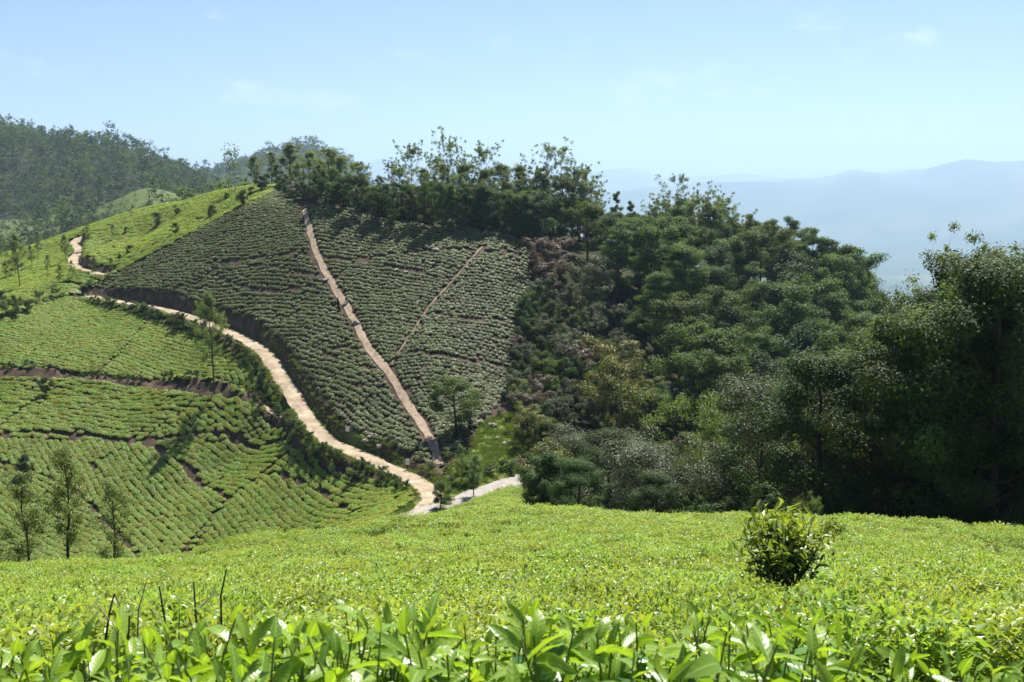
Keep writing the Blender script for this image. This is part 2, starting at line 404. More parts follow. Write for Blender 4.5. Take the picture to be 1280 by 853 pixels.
# ground: soil / grass / bank mixed by masks that follow where each really lies
def ground_mat():
    m, N, L, o = mat('ground')
    geo = N.new('ShaderNodeNewGeometry')
    n1 = N.new('ShaderNodeTexNoise'); n1.inputs['Scale'].default_value = 0.55; n1.inputs['Detail'].default_value = 8; n1.inputs['Roughness'].default_value = 0.65
    n2 = N.new('ShaderNodeTexNoise'); n2.inputs['Scale'].default_value = 0.0011; n2.inputs['Detail'].default_value = 9; n2.inputs['Roughness'].default_value = 0.62
    L.new(geo.outputs['Position'], n1.inputs['Vector']); L.new(geo.outputs['Position'], n2.inputs['Vector'])
    soil = ramp(N, [(0.3, (0.03, 0.021, 0.015)), (0.55, (0.075, 0.052, 0.038)), (0.78, (0.16, 0.115, 0.085))])  # soil tone lowered so gaps between tea rows read as shadowed lines
    grass = ramp(N, [(0.3, (0.06, 0.09, 0.02)), (0.55, (0.11, 0.15, 0.035)), (0.75, (0.19, 0.20, 0.07))])
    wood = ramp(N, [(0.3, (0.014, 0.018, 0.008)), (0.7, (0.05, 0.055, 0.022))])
    far = ramp(N, [(0.32, (0.02, 0.04, 0.016)), (0.5, (0.045, 0.075, 0.03)), (0.62, (0.11, 0.13, 0.06)), (0.8, (0.05, 0.07, 0.03))])
    for r in (soil, grass, wood):
        L.new(n1.outputs[0], r.inputs[0])
    L.new(n2.outputs[0], far.inputs[0])
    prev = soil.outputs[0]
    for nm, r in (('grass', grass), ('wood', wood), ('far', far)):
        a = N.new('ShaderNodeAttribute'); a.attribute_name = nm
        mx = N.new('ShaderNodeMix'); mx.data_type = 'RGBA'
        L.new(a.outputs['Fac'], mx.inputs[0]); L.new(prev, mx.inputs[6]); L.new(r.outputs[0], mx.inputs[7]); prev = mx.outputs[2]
    p = N.new('ShaderNodeBsdfPrincipled'); p.inputs['Roughness'].default_value = 0.95; p.inputs['Specular IOR Level'].default_value = 0.1
    bp = N.new('ShaderNodeBump'); bp.inputs['Strength'].default_value = 0.7; bp.inputs['Distance'].default_value = 0.25
    L.new(n1.outputs[0], bp.inputs['Height']); L.new(bp.outputs[0], p.inputs['Normal'])
    L.new(prev, p.inputs['Base Color']); L.new(p.outputs[0], o.inputs[0])
    return m
M['ground'] = ground_mat()

# ------------------------------------------------------------------ mesh helpers
def quad_mesh(name, v, f, mats=None, mi=None, attrs=None, smooth=False):
    me = bpy.data.meshes.new(name)
    v = np.asarray(v, np.float32); f = np.asarray(f, np.int32); k = f.shape[1]
    me.vertices.add(len(v)); me.vertices.foreach_set('co', v.ravel())
    me.loops.add(f.size); me.loops.foreach_set('vertex_index', f.ravel())
    me.polygons.add(len(f)); me.polygons.foreach_set('loop_start', np.arange(0, f.size, k, dtype=np.int32))
    if mi is not None:
        me.polygons.foreach_set('material_index', np.asarray(mi, np.int32))
    me.polygons.foreach_set('use_smooth', np.full(len(f), smooth, bool))
    for nm, a in (attrs or {}).items():
        at_ = me.attributes.new(nm, 'FLOAT', 'POINT'); at_.data.foreach_set('value', np.asarray(a, np.float32))
    for mm in (mats or []):
        me.materials.append(mm)
    me.update(calc_edges=True)
    return me

def new_obj(name, data, parent=None, loc=None):
    o = bpy.data.objects.new(name, data); col.objects.link(o)
    if parent is not None:
        o.parent = parent
    if loc is not None:
        o.location = loc
    return o

def tag(o, label=None, cat=None, group=None, kind=None):
    if label: o['label'] = label
    if cat: o['category'] = cat
    if group: o['group'] = group
    if kind: o['kind'] = kind
    return o

class Acc:
    def __init__(s): s.v = []; s.f = []; s.m = []; s.n = 0; s.a = []
    def add(s, v, f, m=0, a=0.5):
        v = np.asarray(v, float); f = np.asarray(f, int)
        s.v.append(v); s.f.append(f + s.n); s.n += len(v); s.m.append(np.full(len(f), m))
        s.a.append(np.broadcast_to(np.asarray(a, float), (len(v),)))
    def mesh(s, name, mats, smooth=False):
        return quad_mesh(name, np.concatenate(s.v), np.concatenate(s.f), mats, np.concatenate(s.m), {'lv': np.concatenate(s.a)}, smooth)

def tube(acc, pts, rad, sides=6, m=0):
    pts = np.asarray(pts, float); k = len(pts)
    tg = np.gradient(pts, axis=0); tg /= np.linalg.norm(tg, axis=1)[:, None] + 1e-9
    ref = np.array([0.31, 0.95, 0.05]) if abs(tg[0][2]) > 0.7 else np.array([0, 0, 1.0])
    u = np.cross(tg, ref); u /= np.linalg.norm(u, axis=1)[:, None] + 1e-9
    w = np.cross(tg, u)
    an = np.arange(sides) * 2 * math.pi / sides
    rad = np.broadcast_to(np.asarray(rad, float), (k,))
    ring = pts[:, None] + rad[:, None, None] * (np.cos(an)[None, :, None] * u[:, None] + np.sin(an)[None, :, None] * w[:, None])
    v = ring.reshape(-1, 3)
    i = np.arange(k - 1)[:, None] * sides; j = np.arange(sides)[None]; j2 = (j + 1) % sides
    f = np.stack([i + j, i + j2, i + sides + j2, i + sides + j], -1).reshape(-1, 4)
    acc.add(v, f, m)

def leaves(acc, pos, nrm, ll, lw, rng, m=0, droop=0.0, up=0.0):
    """one rhombic leaf per position"""
    n_ = len(pos)
    nrm = nrm / (np.linalg.norm(nrm, axis=1)[:, None] + 1e-9)
    t = rng.normal(size=(n_, 3)); t[:, 2] -= droop; t[:, 2] += up
    t -= (t * nrm).sum(1)[:, None] * nrm; t /= np.linalg.norm(t, axis=1)[:, None] + 1e-9
    b = np.cross(nrm, t)
    s = rng.uniform(0.65, 1.25, n_)[:, None]
    v = np.stack([pos - t * ll * s / 2, pos + b * lw * s / 2 + nrm * lw * 0.15, pos + t * ll * s / 2, pos - b * lw * s / 2 + nrm * lw * 0.15], 1).reshape(-1, 3)
    f = np.arange(n_ * 4).reshape(-1, 4)
    acc.add(v, f, m, np.repeat(rng.uniform(0, 1, n_), 4))

# ------------------------------------------------------------------ ground sheet
def grid_axis():
    rows = [3.0]
    while rows[-1] < 42000:
        r = rows[-1]
        if r < 75: st = 0.018 * r
        elif r < 120: st = 0.9
        elif r < 245: st = 0.42
        elif r < 335: st = 0.8
        elif r < 1300: st = 0.010 * r
        else: st = 0.014 * r
        rows.append(r + st)
    an = [-R(47)]
    while an[-1] < R(47):
        a = an[-1]
        an.append(a + (0.0024 if -0.52 < a < 0.06 else 0.0042 if -0.56 < a < 0.56 else 0.014))
    return np.array(rows), np.array(an)
rows, ang = grid_axis()
RR, AA = np.meshgrid(rows, ang, indexing='ij')
gx = (RR * np.sin(AA)).ravel(); gy = (RR * np.cos(AA)).ravel() + APEX
gz = height(gx, gy)

def in_poly(px, py, poly):
    poly = np.array(poly, float); x0, y0 = poly[:, 0], poly[:, 1]; x1, y1 = np.roll(x0, -1), np.roll(y0, -1)
    res = np.zeros(len(px), bool)
    for a, b, c, d in zip(x0, y0, x1, y1):
        m = ((b > py) != (d > py)) & (px < (c - a) * (py - b) / (d - b + 1e-12) + a)
        res ^= m
    return res

grng = np.random.default_rng(5)
gpx, gpy = project(gx, gy, gz)
rr = np.sqrt(gx ** 2 + gy ** 2)
GRASSY = [(555, 590), (590, 560), (600, 528), (640, 515), (668, 540), (668, 640), (560, 640)]
grass_m = np.where(in_poly(gpx, gpy, GRASSY) & (gy > 90) & (gy < 150), 1.0, 0.0)
grass_m = np.maximum(grass_m, np.where(in_poly(gpx, gpy, [(415, 540), (455, 542), (456, 566), (430, 558)]) & (gy > 120) & (gy < 150), 1.0, 0))
for L, w in ((paved_l, 5.0), (road_l, 2.1)):
    d = line_dist(gx, gy, L)[0]
    grass_m = np.maximum(grass_m, sstep(w, w - 1.0, d) * 0.8)
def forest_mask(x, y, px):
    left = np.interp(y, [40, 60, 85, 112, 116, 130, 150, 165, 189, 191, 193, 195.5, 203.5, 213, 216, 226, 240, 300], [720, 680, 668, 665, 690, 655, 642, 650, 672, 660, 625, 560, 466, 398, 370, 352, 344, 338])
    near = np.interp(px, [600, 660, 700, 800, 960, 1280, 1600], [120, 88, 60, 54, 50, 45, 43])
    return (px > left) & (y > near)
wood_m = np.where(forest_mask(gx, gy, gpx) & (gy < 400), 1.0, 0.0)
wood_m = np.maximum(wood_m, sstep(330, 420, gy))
far_m = sstep(1200, 2200, rr)
SPUR = [(100, 268), (150, 238), (180, 222), (215, 224), (268, 246), (255, 264), (180, 272)]
open_m = (((fbm(gx / 60, gy / 60, 3, 91) > 0.02) & (gy > 380) & (gy < 760)) | (in_poly(gpx, gpy, SPUR) & (gy > 480) & (gy < 760)))
wood_m = np.where(open_m, 0.25, wood_m); grass_m = np.where(open_m, 0.9, grass_m)
ni, nj = RR.shape
ii = np.arange(ni - 1)[:, None] * nj; jj = np.arange(nj - 1)[None]
gf = np.stack([ii + jj, ii + jj + 1, ii + nj + jj + 1, ii + nj + jj], -1).reshape(-1, 4)[:, ::-1]
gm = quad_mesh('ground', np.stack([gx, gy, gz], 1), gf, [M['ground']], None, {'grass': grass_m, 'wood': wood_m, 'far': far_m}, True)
tag(new_obj('ground', gm), kind='structure')

# fast lookup on the grid for scattering
def hgt(x, y):
    return height(x, y)

# ------------------------------------------------------------------ roads and tracks as sheets on their benches
def strip(name, L, hw, material, lift, follow, seed, label):
    k = len(L)
    tg = np.gradient(L[:, :2], axis=0); tg /= np.linalg.norm(tg, axis=1)[:, None]
    nr = np.stack([-tg[:, 1], tg[:, 0]], 1)
    s = np.linspace(-1, 1, 9)
    t = np.arange(k) * 1.5
    e1 = 1 + 0.45 * vnoise(t / 2.3, t * 0, seed) + 0.3 * vnoise(t / 0.8, t * 0, seed + 1)
    e2 = 1 + 0.45 * vnoise(t / 2.3, t * 0, seed + 2) + 0.3 * vnoise(t / 0.8, t * 0, seed + 3)
    X = []
    for i in range(k):
        w = np.where(s < 0, e1[i], e2[i]) * hw * s
        X.append(L[i, :2] + nr[i][None] * w[:, None])
    X = np.array(X).reshape(-1, 2)
    if follow:
        z = height(X[:, 0], X[:, 1]) + lift
    else:
        z = np.repeat(L[:, 2], 9) + lift - 0.07 * np.tile(np.abs(s) ** 3, k)
        z += np.tile(-0.05 * np.exp(-((np.abs(s) - 0.45) / 0.14) ** 2), k)
    z += 0.03 * fbm(X[:, 0], X[:, 1], 2, seed)
    f = []
    for i in range(k - 1):
        for j in range(8):
            a = i * 9 + j
            f.append((a, a + 1, a + 10, a + 9))
    me = quad_mesh(name, np.column_stack([X, z]), np.array(f)[:, ::-1], [material], None, None, True)
    return tag(new_obj(name, me), label=label, kind='structure')
strip('dirt_road', road_l, 1.42, M['dirt'], 0.02, False, 3, 'pale dirt road curving up beside the tea hill')
strip('paved_road', paved_l, 1.9, M['paved'], 0.045, False, 13, 'pale paved road at the foot of the tea hill')
strip('terrace_path', terr_l, 0.55, M['track'], 0.03, False, 23, 'narrow dirt path along the dark terrace bank')
strip('ridge_road', far_road_l, 1.4, M['dirt'], 0.02, False, 33, 'winding dirt road across the bright ridge field')
strip('hill_track', track_l, 0.55, M['track'], 0.10, True, 43, 'long straight dirt track running up the tea hill')
strip('side_track', track2_l, 0.2, M['side'], 0.10, True, 53, 'thin dirt track between the tea blocks')

# ------------------------------------------------------------------ instancing for uncountable stuff
def scatter(name, pts, rot, scl, idx, protos, label, cat):
    """pts (n,3), rot (n,3) euler, scl (n,3); protos: list of unlinked mesh objects"""
    me = bpy.data.meshes.new(name)
    pts = np.asarray(pts, np.float32)
    me.vertices.add(len(pts)); me.vertices.foreach_set('co', pts.ravel())
    a = me.attributes.new('rot', 'FLOAT_VECTOR', 'POINT'); a.data.foreach_set('vector', np.asarray(rot, np.float32).ravel())
    a = me.attributes.new('scl', 'FLOAT_VECTOR', 'POINT'); a.data.foreach_set('vector', np.asarray(scl, np.float32).ravel())
    a = me.attributes.new('vid', 'INT', 'POINT'); a.data.foreach_set('value', np.asarray(idx, np.int32))
    o = new_obj(name, me)
    g = bpy.data.node_groups.new(name, 'GeometryNodeTree')
    g.interface.new_socket('Geometry', in_out='INPUT', socket_type='NodeSocketGeometry')
    g.interface.new_socket('Geometry', in_out='OUTPUT', socket_type='NodeSocketGeometry')
    gi = g.nodes.new('NodeGroupInput'); go = g.nodes.new('NodeGroupOutput')
    jn = g.nodes.new('GeometryNodeJoinGeometry')
    def attr(nm, ty):
        q = g.nodes.new('GeometryNodeInputNamedAttribute'); q.data_type = ty; q.inputs['Name'].default_value = nm
        return q
    ar, as_, av = attr('rot', 'FLOAT_VECTOR'), attr('scl', 'FLOAT_VECTOR'), attr('vid', 'INT')
    e2r = g.nodes.new('FunctionNodeEulerToRotation'); g.links.new(ar.outputs[0], e2r.inputs[0])
    for k, po in enumerate(protos):
        oi = g.nodes.new('GeometryNodeObjectInfo'); oi.inputs['Object'].default_value = po
        oi.inputs['As Instance'].default_value = True
        cm = g.nodes.new('FunctionNodeCompare'); cm.data_type = 'INT'; cm.operation = 'EQUAL'
        ints = [s for s in cm.inputs if s.type == 'INT']
        g.links.new(av.outputs[0], ints[0]); ints[1].default_value = k
        ip = g.nodes.new('GeometryNodeInstanceOnPoints')
        g.links.new(gi.outputs[0], ip.inputs['Points']); g.links.new(cm.outputs[0], ip.inputs['Selection'])
        g.links.new(oi.outputs['Geometry'], ip.inputs['Instance'])
        g.links.new(e2r.outputs[0], ip.inputs['Rotation']); g.links.new(as_.outputs[0], ip.inputs['Scale'])
        g.links.new(ip.outputs[0], jn.inputs[0])
    g.links.new(jn.outputs[0], go.inputs[0])
    md = o.modifiers.new('scatter', 'NODES'); md.node_group = g
    return tag(o, label, cat, kind='stuff')

def proto(name, me):
    return bpy.data.objects.new(name, me)      # unlinked source for scatter

# tea bushes of the valley: domed plucking tables
def tea_bush_mesh(name, seed, rad, hgt_, nl, ll, lw, matname, flat):
    rng = np.random.default_rng(seed); acc = Acc()
    # twig core, its near-black tone carries the shade inside the bush
    ns, nr_ = 9, 4
    v = []
    for i in range(nr_ + 1):
        q = i / nr_
        r_ = rad * 0.86 * (0.55 + 0.55 * math.sin(q * math.pi * 0.55 + 0.3)) * (1 - 0.25 * q ** 6) if i < nr_ else 0.05
        for j in range(ns):
            a = j * 2 * math.pi / ns
            w = r_ * (1 + 0.18 * rng.normal())
            v.append((w * math.cos(a), w * math.sin(a), hgt_ * (q * 0.86) + (-0.25 if i == 0 else 0)))
    f = [(i * ns + j, i * ns + (j + 1) % ns, (i + 1) * ns + (j + 1) % ns, (i + 1) * ns + j) for i in range(nr_) for j in range(ns)]
    acc.add(v, f, 1)
    a = rng.uniform(0, 2 * math.pi, nl); q = np.sqrt(rng.uniform(0, 1.25, nl))
    side = q > 1
    r_ = np.where(side, 1.0, q) * rad * (1 + 0.12 * np.sin(a * 3 + seed) + 0.1 * rng.normal(size=nl))
    z = np.where(side, hgt_ * rng.uniform(0.25, 0.95, nl), hgt_ * (1 - flat * q ** 3) + 0.06 * rng.normal(size=nl))
    pos = np.stack([r_ * np.cos(a), r_ * np.sin(a), z], 1)
    nrm = np.stack([np.cos(a) * np.where(side, 0.9, 0.35 * q), np.sin(a) * np.where(side, 0.9, 0.35 * q), np.where(side, 0.35, 0.9)], 1) + rng.normal(size=(nl, 3)) * 0.30
    leaves(acc, pos, nrm, ll, lw, rng, 0)
    return acc.mesh(name, [M[matname], M['core']])

bush_b = [proto('tea_bush_source', tea_bush_mesh('tea_bush', s, 0.62, 0.80, 420, 0.19, 0.115, 'tea', 0.12)) for s in range(4)]
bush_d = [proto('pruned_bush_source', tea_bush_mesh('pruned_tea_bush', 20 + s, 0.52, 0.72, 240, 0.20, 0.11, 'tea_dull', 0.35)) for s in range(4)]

lines_px = [  # drains and foot gaps in the tea (px lines on the ground), half gap
    ([(192, 388), (160, 430), (122, 470)], 0.55), ([(310, 448), (272, 480)], 0.5),
    ([(92, 474), (50, 505), (-10, 545)], 0.55), ([(272, 497), (230, 525), (180, 553)], 0.5),
    ([(-30, 547), (60, 546), (130, 551), (180, 556), (260, 552), (370, 543)], 0.75),
    ([(183, 556), (230, 588), (290, 625)], 0.7), ([(384, 548), (345, 578), (290, 625), (240, 680), (215, 715)], 0.75),
    ([(166, 557), (115, 583)], 0.45), ([(-20, 575), (60, 600), (120, 640), (175, 700)], 0.5),
    ([(340, 592), (400, 618), (445, 642)], 0.5),
    ([(360, 322), (440, 327), (512, 318), (600, 314), (650, 318)], 0.55), ([(445, 330), (500, 338), (562, 352)], 0.5),
    ([(498, 443), (560, 450), (628, 461)], 0.55), ([(270, 331), (330, 326), (386, 321)], 0.6), ([(280, 333), (247, 361)], 0.6),
    ([(288, 332), (340, 340), (400, 352)], 0.5), ([(440, 335), (415, 357)], 0.5), ([(405, 382), (450, 405)], 0.45), ([(405, 363), (330, 372), (270, 350)], 0.5),
    ([(545, 395), (600, 402), (650, 404)], 0.5), ([(380, 390), (340, 420)], 0.5), ([(395, 440), (440, 462), (480, 470)], 0.5),
    ([(345, 236), (280, 271), (200, 316), (103, 364)], 0.3), ([(320, 240), (240, 283), (150, 335)], 0.4), ([(215, 262), (240, 275), (262, 278)], 0.5),
    ([(30, 335), (70, 352), (110, 360)], 0.5), ([(130, 310), (180, 318)], 0.5),
]
gap_l = [(smooth_line(on_ground(l), 2.0), w * 0.62) for l, w in lines_px]
road_gaps = [(road_l, 2.2), (paved_l, 3.0), (terr_l, 0.9), (far_road_l, 1.9), (track_l, 0.95), (track2_l, 0.38)]

# tea blocks: polygon seen on the slope, row direction (two points on the slope), spacing between rows / along, kind, Y range
BLK = [
    ('b', [(-60, 425), (0, 398), (84, 371), (192, 388), (122, 468), (60, 462), (-60, 462)], (60, 407), (190, 424), 0.84, 0.74, (150, 218)),
    ('b', [(192, 388), (232, 401), (268, 416), (312, 448), (272, 480), (240, 479), (120, 469)], (147, 440), (267, 474), 0.84, 0.74, (140, 210)),
    ('b', [(312, 448), (330, 470), (352, 500), (374, 527), (330, 505), (272, 481)], (288, 470), (306, 499), 0.84, 0.74, (130, 200)),
    ('b', [(-60, 474), (92, 474), (0, 546), (-60, 546)], (0, 490), (90, 497), 0.84, 0.74, (120, 200)),
    ('b', [(92, 474), (180, 487), (274, 496), (180, 554), (0, 546)], (55, 487), (250, 507), 0.84, 0.74, (120, 200)),
    ('b', [(274, 496), (310, 500), (345, 522), (382, 545), (180, 556)], (272, 502), (372, 541), 0.84, 0.74, (120, 200)),
    ('b', [(183, 556), (384, 546), (290, 625)], (220, 567), (315, 600), 0.84, 0.74, (100, 180)),
    ('b', [(-60, 548), (183, 556), (290, 625), (215, 720), (120, 780), (60, 800), (120, 640), (60, 600), (-60, 570)], (160, 600), (240, 682), 0.84, 0.74, (95, 180)),
    ('b', [(-60, 570), (60, 600), (120, 640), (175, 700), (120, 800), (-60, 800)], (0, 610), (70, 650), 0.84, 0.74, (95, 180)),
    ('b', [(384, 546), (410, 570), (440, 590), (480, 598), (512, 606), (528, 622), (505, 650), (450, 680), (380, 720), (215, 730), (290, 625)], (330, 590), (440, 640), 0.84, 0.74, (92, 170)),
    ('d', [(100, 366), (200, 316), (280, 271), (348, 238), (378, 262), (386, 290), (386, 321), (270, 333), (150, 384), (100, 380)], (200, 345), (380, 338), 0.86, 0.74, (170, 260)),
    ('d', [(150, 372), (270, 333), (386, 321), (405, 350), (445, 412), (340, 450), (300, 430), (240, 410), (140, 388)], (260, 362), (420, 372), 0.86, 0.74, (150, 230)),
    ('d', [(300, 430), (340, 430), (445, 412), (480, 462), (548, 590), (520, 605), (450, 580), (390, 560), (350, 495), (320, 455)], (370, 440), (470, 475), 0.86, 0.74, (110, 200)),
    ('d', [(382, 258), (440, 262), (500, 278), (600, 288), (605, 308), (560, 358), (490, 458), (445, 412), (405, 345)], (430, 330), (560, 352), 0.86, 0.74, (135, 230)),
    ('d', [(605, 290), (640, 294), (672, 318), (660, 400), (640, 460), (630, 500), (600, 530), (545, 560), (480, 462), (560, 358)], (530, 385), (650, 397), 0.86, 0.74, (115, 205)),
    ('d', [(495, 490), (600, 528), (575, 560), (552, 585)], (520, 500), (600, 515), 0.86, 0.74, (115, 160)),
    ('r', [(103, 364), (348, 237), (352, 228), (280, 240), (200, 255), (100, 287), (-60, 325), (-60, 400), (0, 397), (85, 370)], (60, 340), (200, 300), 1.15, 1.0, (190, 345)),
]
brng = np.random.default_rng(11)
allp = {'b': [], 'd': [], 'r': []}
for kind, poly, p0, p1, rs, ps, (ya, yb) in BLK:
    a = ray_hit(*p0); b = ray_hit(*p1)
    d = (b - a)[:2]; d /= np.linalg.norm(d); nn = np.array([-d[1], d[0]])
    cpts = on_ground([(sum(p[0] for p in poly) / len(poly), sum(p[1] for p in poly) / len(poly))])
    c = cpts[0][:2] if len(cpts) else a[:2]
    S = 110
    ks = np.arange(-S, S, rs); js = np.arange(-S, S, ps)
    KK, JJ = np.meshgrid(ks, js, indexing='ij')
    JJ = JJ + (np.arange(len(ks))[:, None] % 2) * ps * 0.5
    x = c[0] + nn[0] * KK + d[0] * JJ; y = c[1] + nn[1] * KK + d[1] * JJ
    wx = 3.2 * fbm(x / 38, y / 38, 2, 51) + 0.35 * fbm(x / 6, y / 6, 2, 52)
    x = (x + nn[0] * wx).ravel() + brng.normal(0, 0.07, x.size); y = (y + nn[1] * wx).ravel() + brng.normal(0, 0.07, y.size)
    m = (y > ya) & (y < yb)
    x, y = x[m], y[m]
    z = height(x, y)
    px, py = project(x, y, z)
    m = in_poly(px, py, poly) & (px > -70)
    x, y, z = x[m], y[m], z[m]
    keep = np.ones(len(x), bool)
    for L, w in road_gaps + gap_l:
        bb = np.where((x > L[:, 0].min() - 3) & (x < L[:, 0].max() + 3) & (y > L[:, 1].min() - 3) & (y < L[:, 1].max() + 3))[0]
        if len(bb):
            keep[bb[line_dist(x[bb], y[bb], L)[0] < w]] = False
    # bare face of the cut banks
    for L, w, sd, hb, fade in CUTS:
        if hb:
            bb = np.where((x > L[:, 0].min() - 5) & (x < L[:, 0].max() + 5) & (y > L[:, 1].min() - 5) & (y < L[:, 1].max() + 5))[0]
            if len(bb):
                dd, s, _, _, _ = line_dist(x[bb], y[bb], L)
                keep[bb[(s == sd) & (dd < w + 0.85)]] = False
    miss = fbm(x / 7, y / 7, 3, 61) + 0.25 * brng.normal(size=len(x)) > (0.95 if kind != 'd' else 0.72)
    keep &= ~miss
    bb = np.where((x > road_l[:, 0].min() - 20) & (x < road_l[:, 0].max() + 20) & (y > road_l[:, 1].min() - 20) & (y < road_l[:, 1].max() + 20))[0]
    if len(bb) and kind in 'bd':
        dd, s, _, t_, T_ = line_dist(x[bb], y[bb], road_l)
        keep[bb[(dd < 16) & (s == (1 if kind == 'd' else -1)) & (t_ > 3) & (t_ < T_ - 1)]] = False
    if kind == 'd':
        keep &= ~(forest_mask(x, y, px[m]))
    allp[kind].append(np.stack([x, y, z, np.full(len(x), math.atan2(d[1], d[0]))], 1)[keep])

def slope_euler(x, y, yaw, amount=0.85, e=0.9):
    zx = (height(x + e, y) - height(x - e, y)) / (2 * e) * amount
    zy = (height(x, y + e) - height(x, y - e)) / (2 * e) * amount
    zx = np.clip(zx, -0.8, 0.8); zy = np.clip(zy, -0.8, 0.8)
    nz = np.stack([-zx, -zy, np.ones(len(x))], 1); nz /= np.linalg.norm(nz, axis=1)[:, None]
    ax = np.stack([np.cos(yaw), np.sin(yaw), np.zeros(len(x))], 1)
    ax -= (ax * nz).sum(1)[:, None] * nz; ax /= np.linalg.norm(ax, axis=1)[:, None]
    ay = np.cross(nz, ax)
    return np.stack([np.arctan2(ay[:, 2], nz[:, 2]), -np.arcsin(np.clip(ax[:, 2], -1, 1)), np.arctan2(ax[:, 1], ax[:, 0])], 1)

singles = []
def field(name, pts, protos, label, s0, s1, zsc=1.0, take=0, along=None):
    pts = np.concatenate(pts)
    # drop bushes doubled where blocks overlap
    key = np.floor(pts[:, :2] / 0.5).astype(np.int64)
    _, iu = np.unique(key[:, 0] * 100003 + key[:, 1], return_index=True)
    pts = pts[np.sort(iu)]
    q = len(pts)
    rot = np.zeros((q, 3)); rot[:, 2] = pts[:, 3] + math.pi * brng.integers(0, 2, q) + brng.normal(0, 0.12, q) if along else brng.uniform(0, 6.28, q); pts = pts[:, :3]
    rot = slope_euler(pts[:, 0], pts[:, 1], rot[:, 2]) + np.column_stack([brng.normal(0, 0.06, q), brng.normal(0, 0.06, q), np.zeros(q)])
    sc = brng.uniform(s0, s1, q); scl = np.stack([sc * (along or 1.0), sc * brng.uniform(0.9, 1.1, q), zsc * sc * brng.uniform(0.85, 1.15, q)], 1)
    idx = brng.integers(0, len(protos), q)
    pp = pts - np.array([0, 0, 0.06])
    if take:
        px, py = project(*pp.T)
        vis = (px > 5) & (px < 1275) & (py < 655)
        od = np.argsort(np.where(vis, pp[:, 1], 1e9))[:take]
        for i in od:
            singles.append((name, protos[idx[i]].data, pp[i], rot[i], scl[i]))
        msk = np.ones(q, bool); msk[od] = False
        pp, rot, scl, idx = pp[msk], rot[msk], scl[msk], idx[msk]
    scatter(name, pp, rot, scl, idx, protos, label, 'tea bushes')
    return q
nb = field('valley_tea_rows', allp['b'], bush_b, 'bright green clipped tea bushes in rows below the dirt road', 0.66, 0.76, 0.85, take=150, along=1.3)
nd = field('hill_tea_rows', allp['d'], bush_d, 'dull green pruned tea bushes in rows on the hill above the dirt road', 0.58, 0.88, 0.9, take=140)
nr2 = field('ridge_tea_rows', allp['r'], bush_b, 'bright green tea bushes on the sunlit ridge slope behind the hill', 0.98, 1.2, 0.75, along=1.2)
print('tea', nb, nd, nr2)
for nm, me, p, r_, s in singles:
    o = new_obj('tea_bush', me, None, p); o.rotation_euler = r_; o.scale = s
    if nm == 'valley_tea_rows':
        tag(o, 'bright green clipped tea bush in the rows beside the dirt road junction', 'tea bush', 'clipped tea bushes near the road junction')
    else:
        tag(o, 'dull green pruned tea bush low on the hill above the dirt road', 'tea bush', 'pruned tea bushes at the foot of the hill')
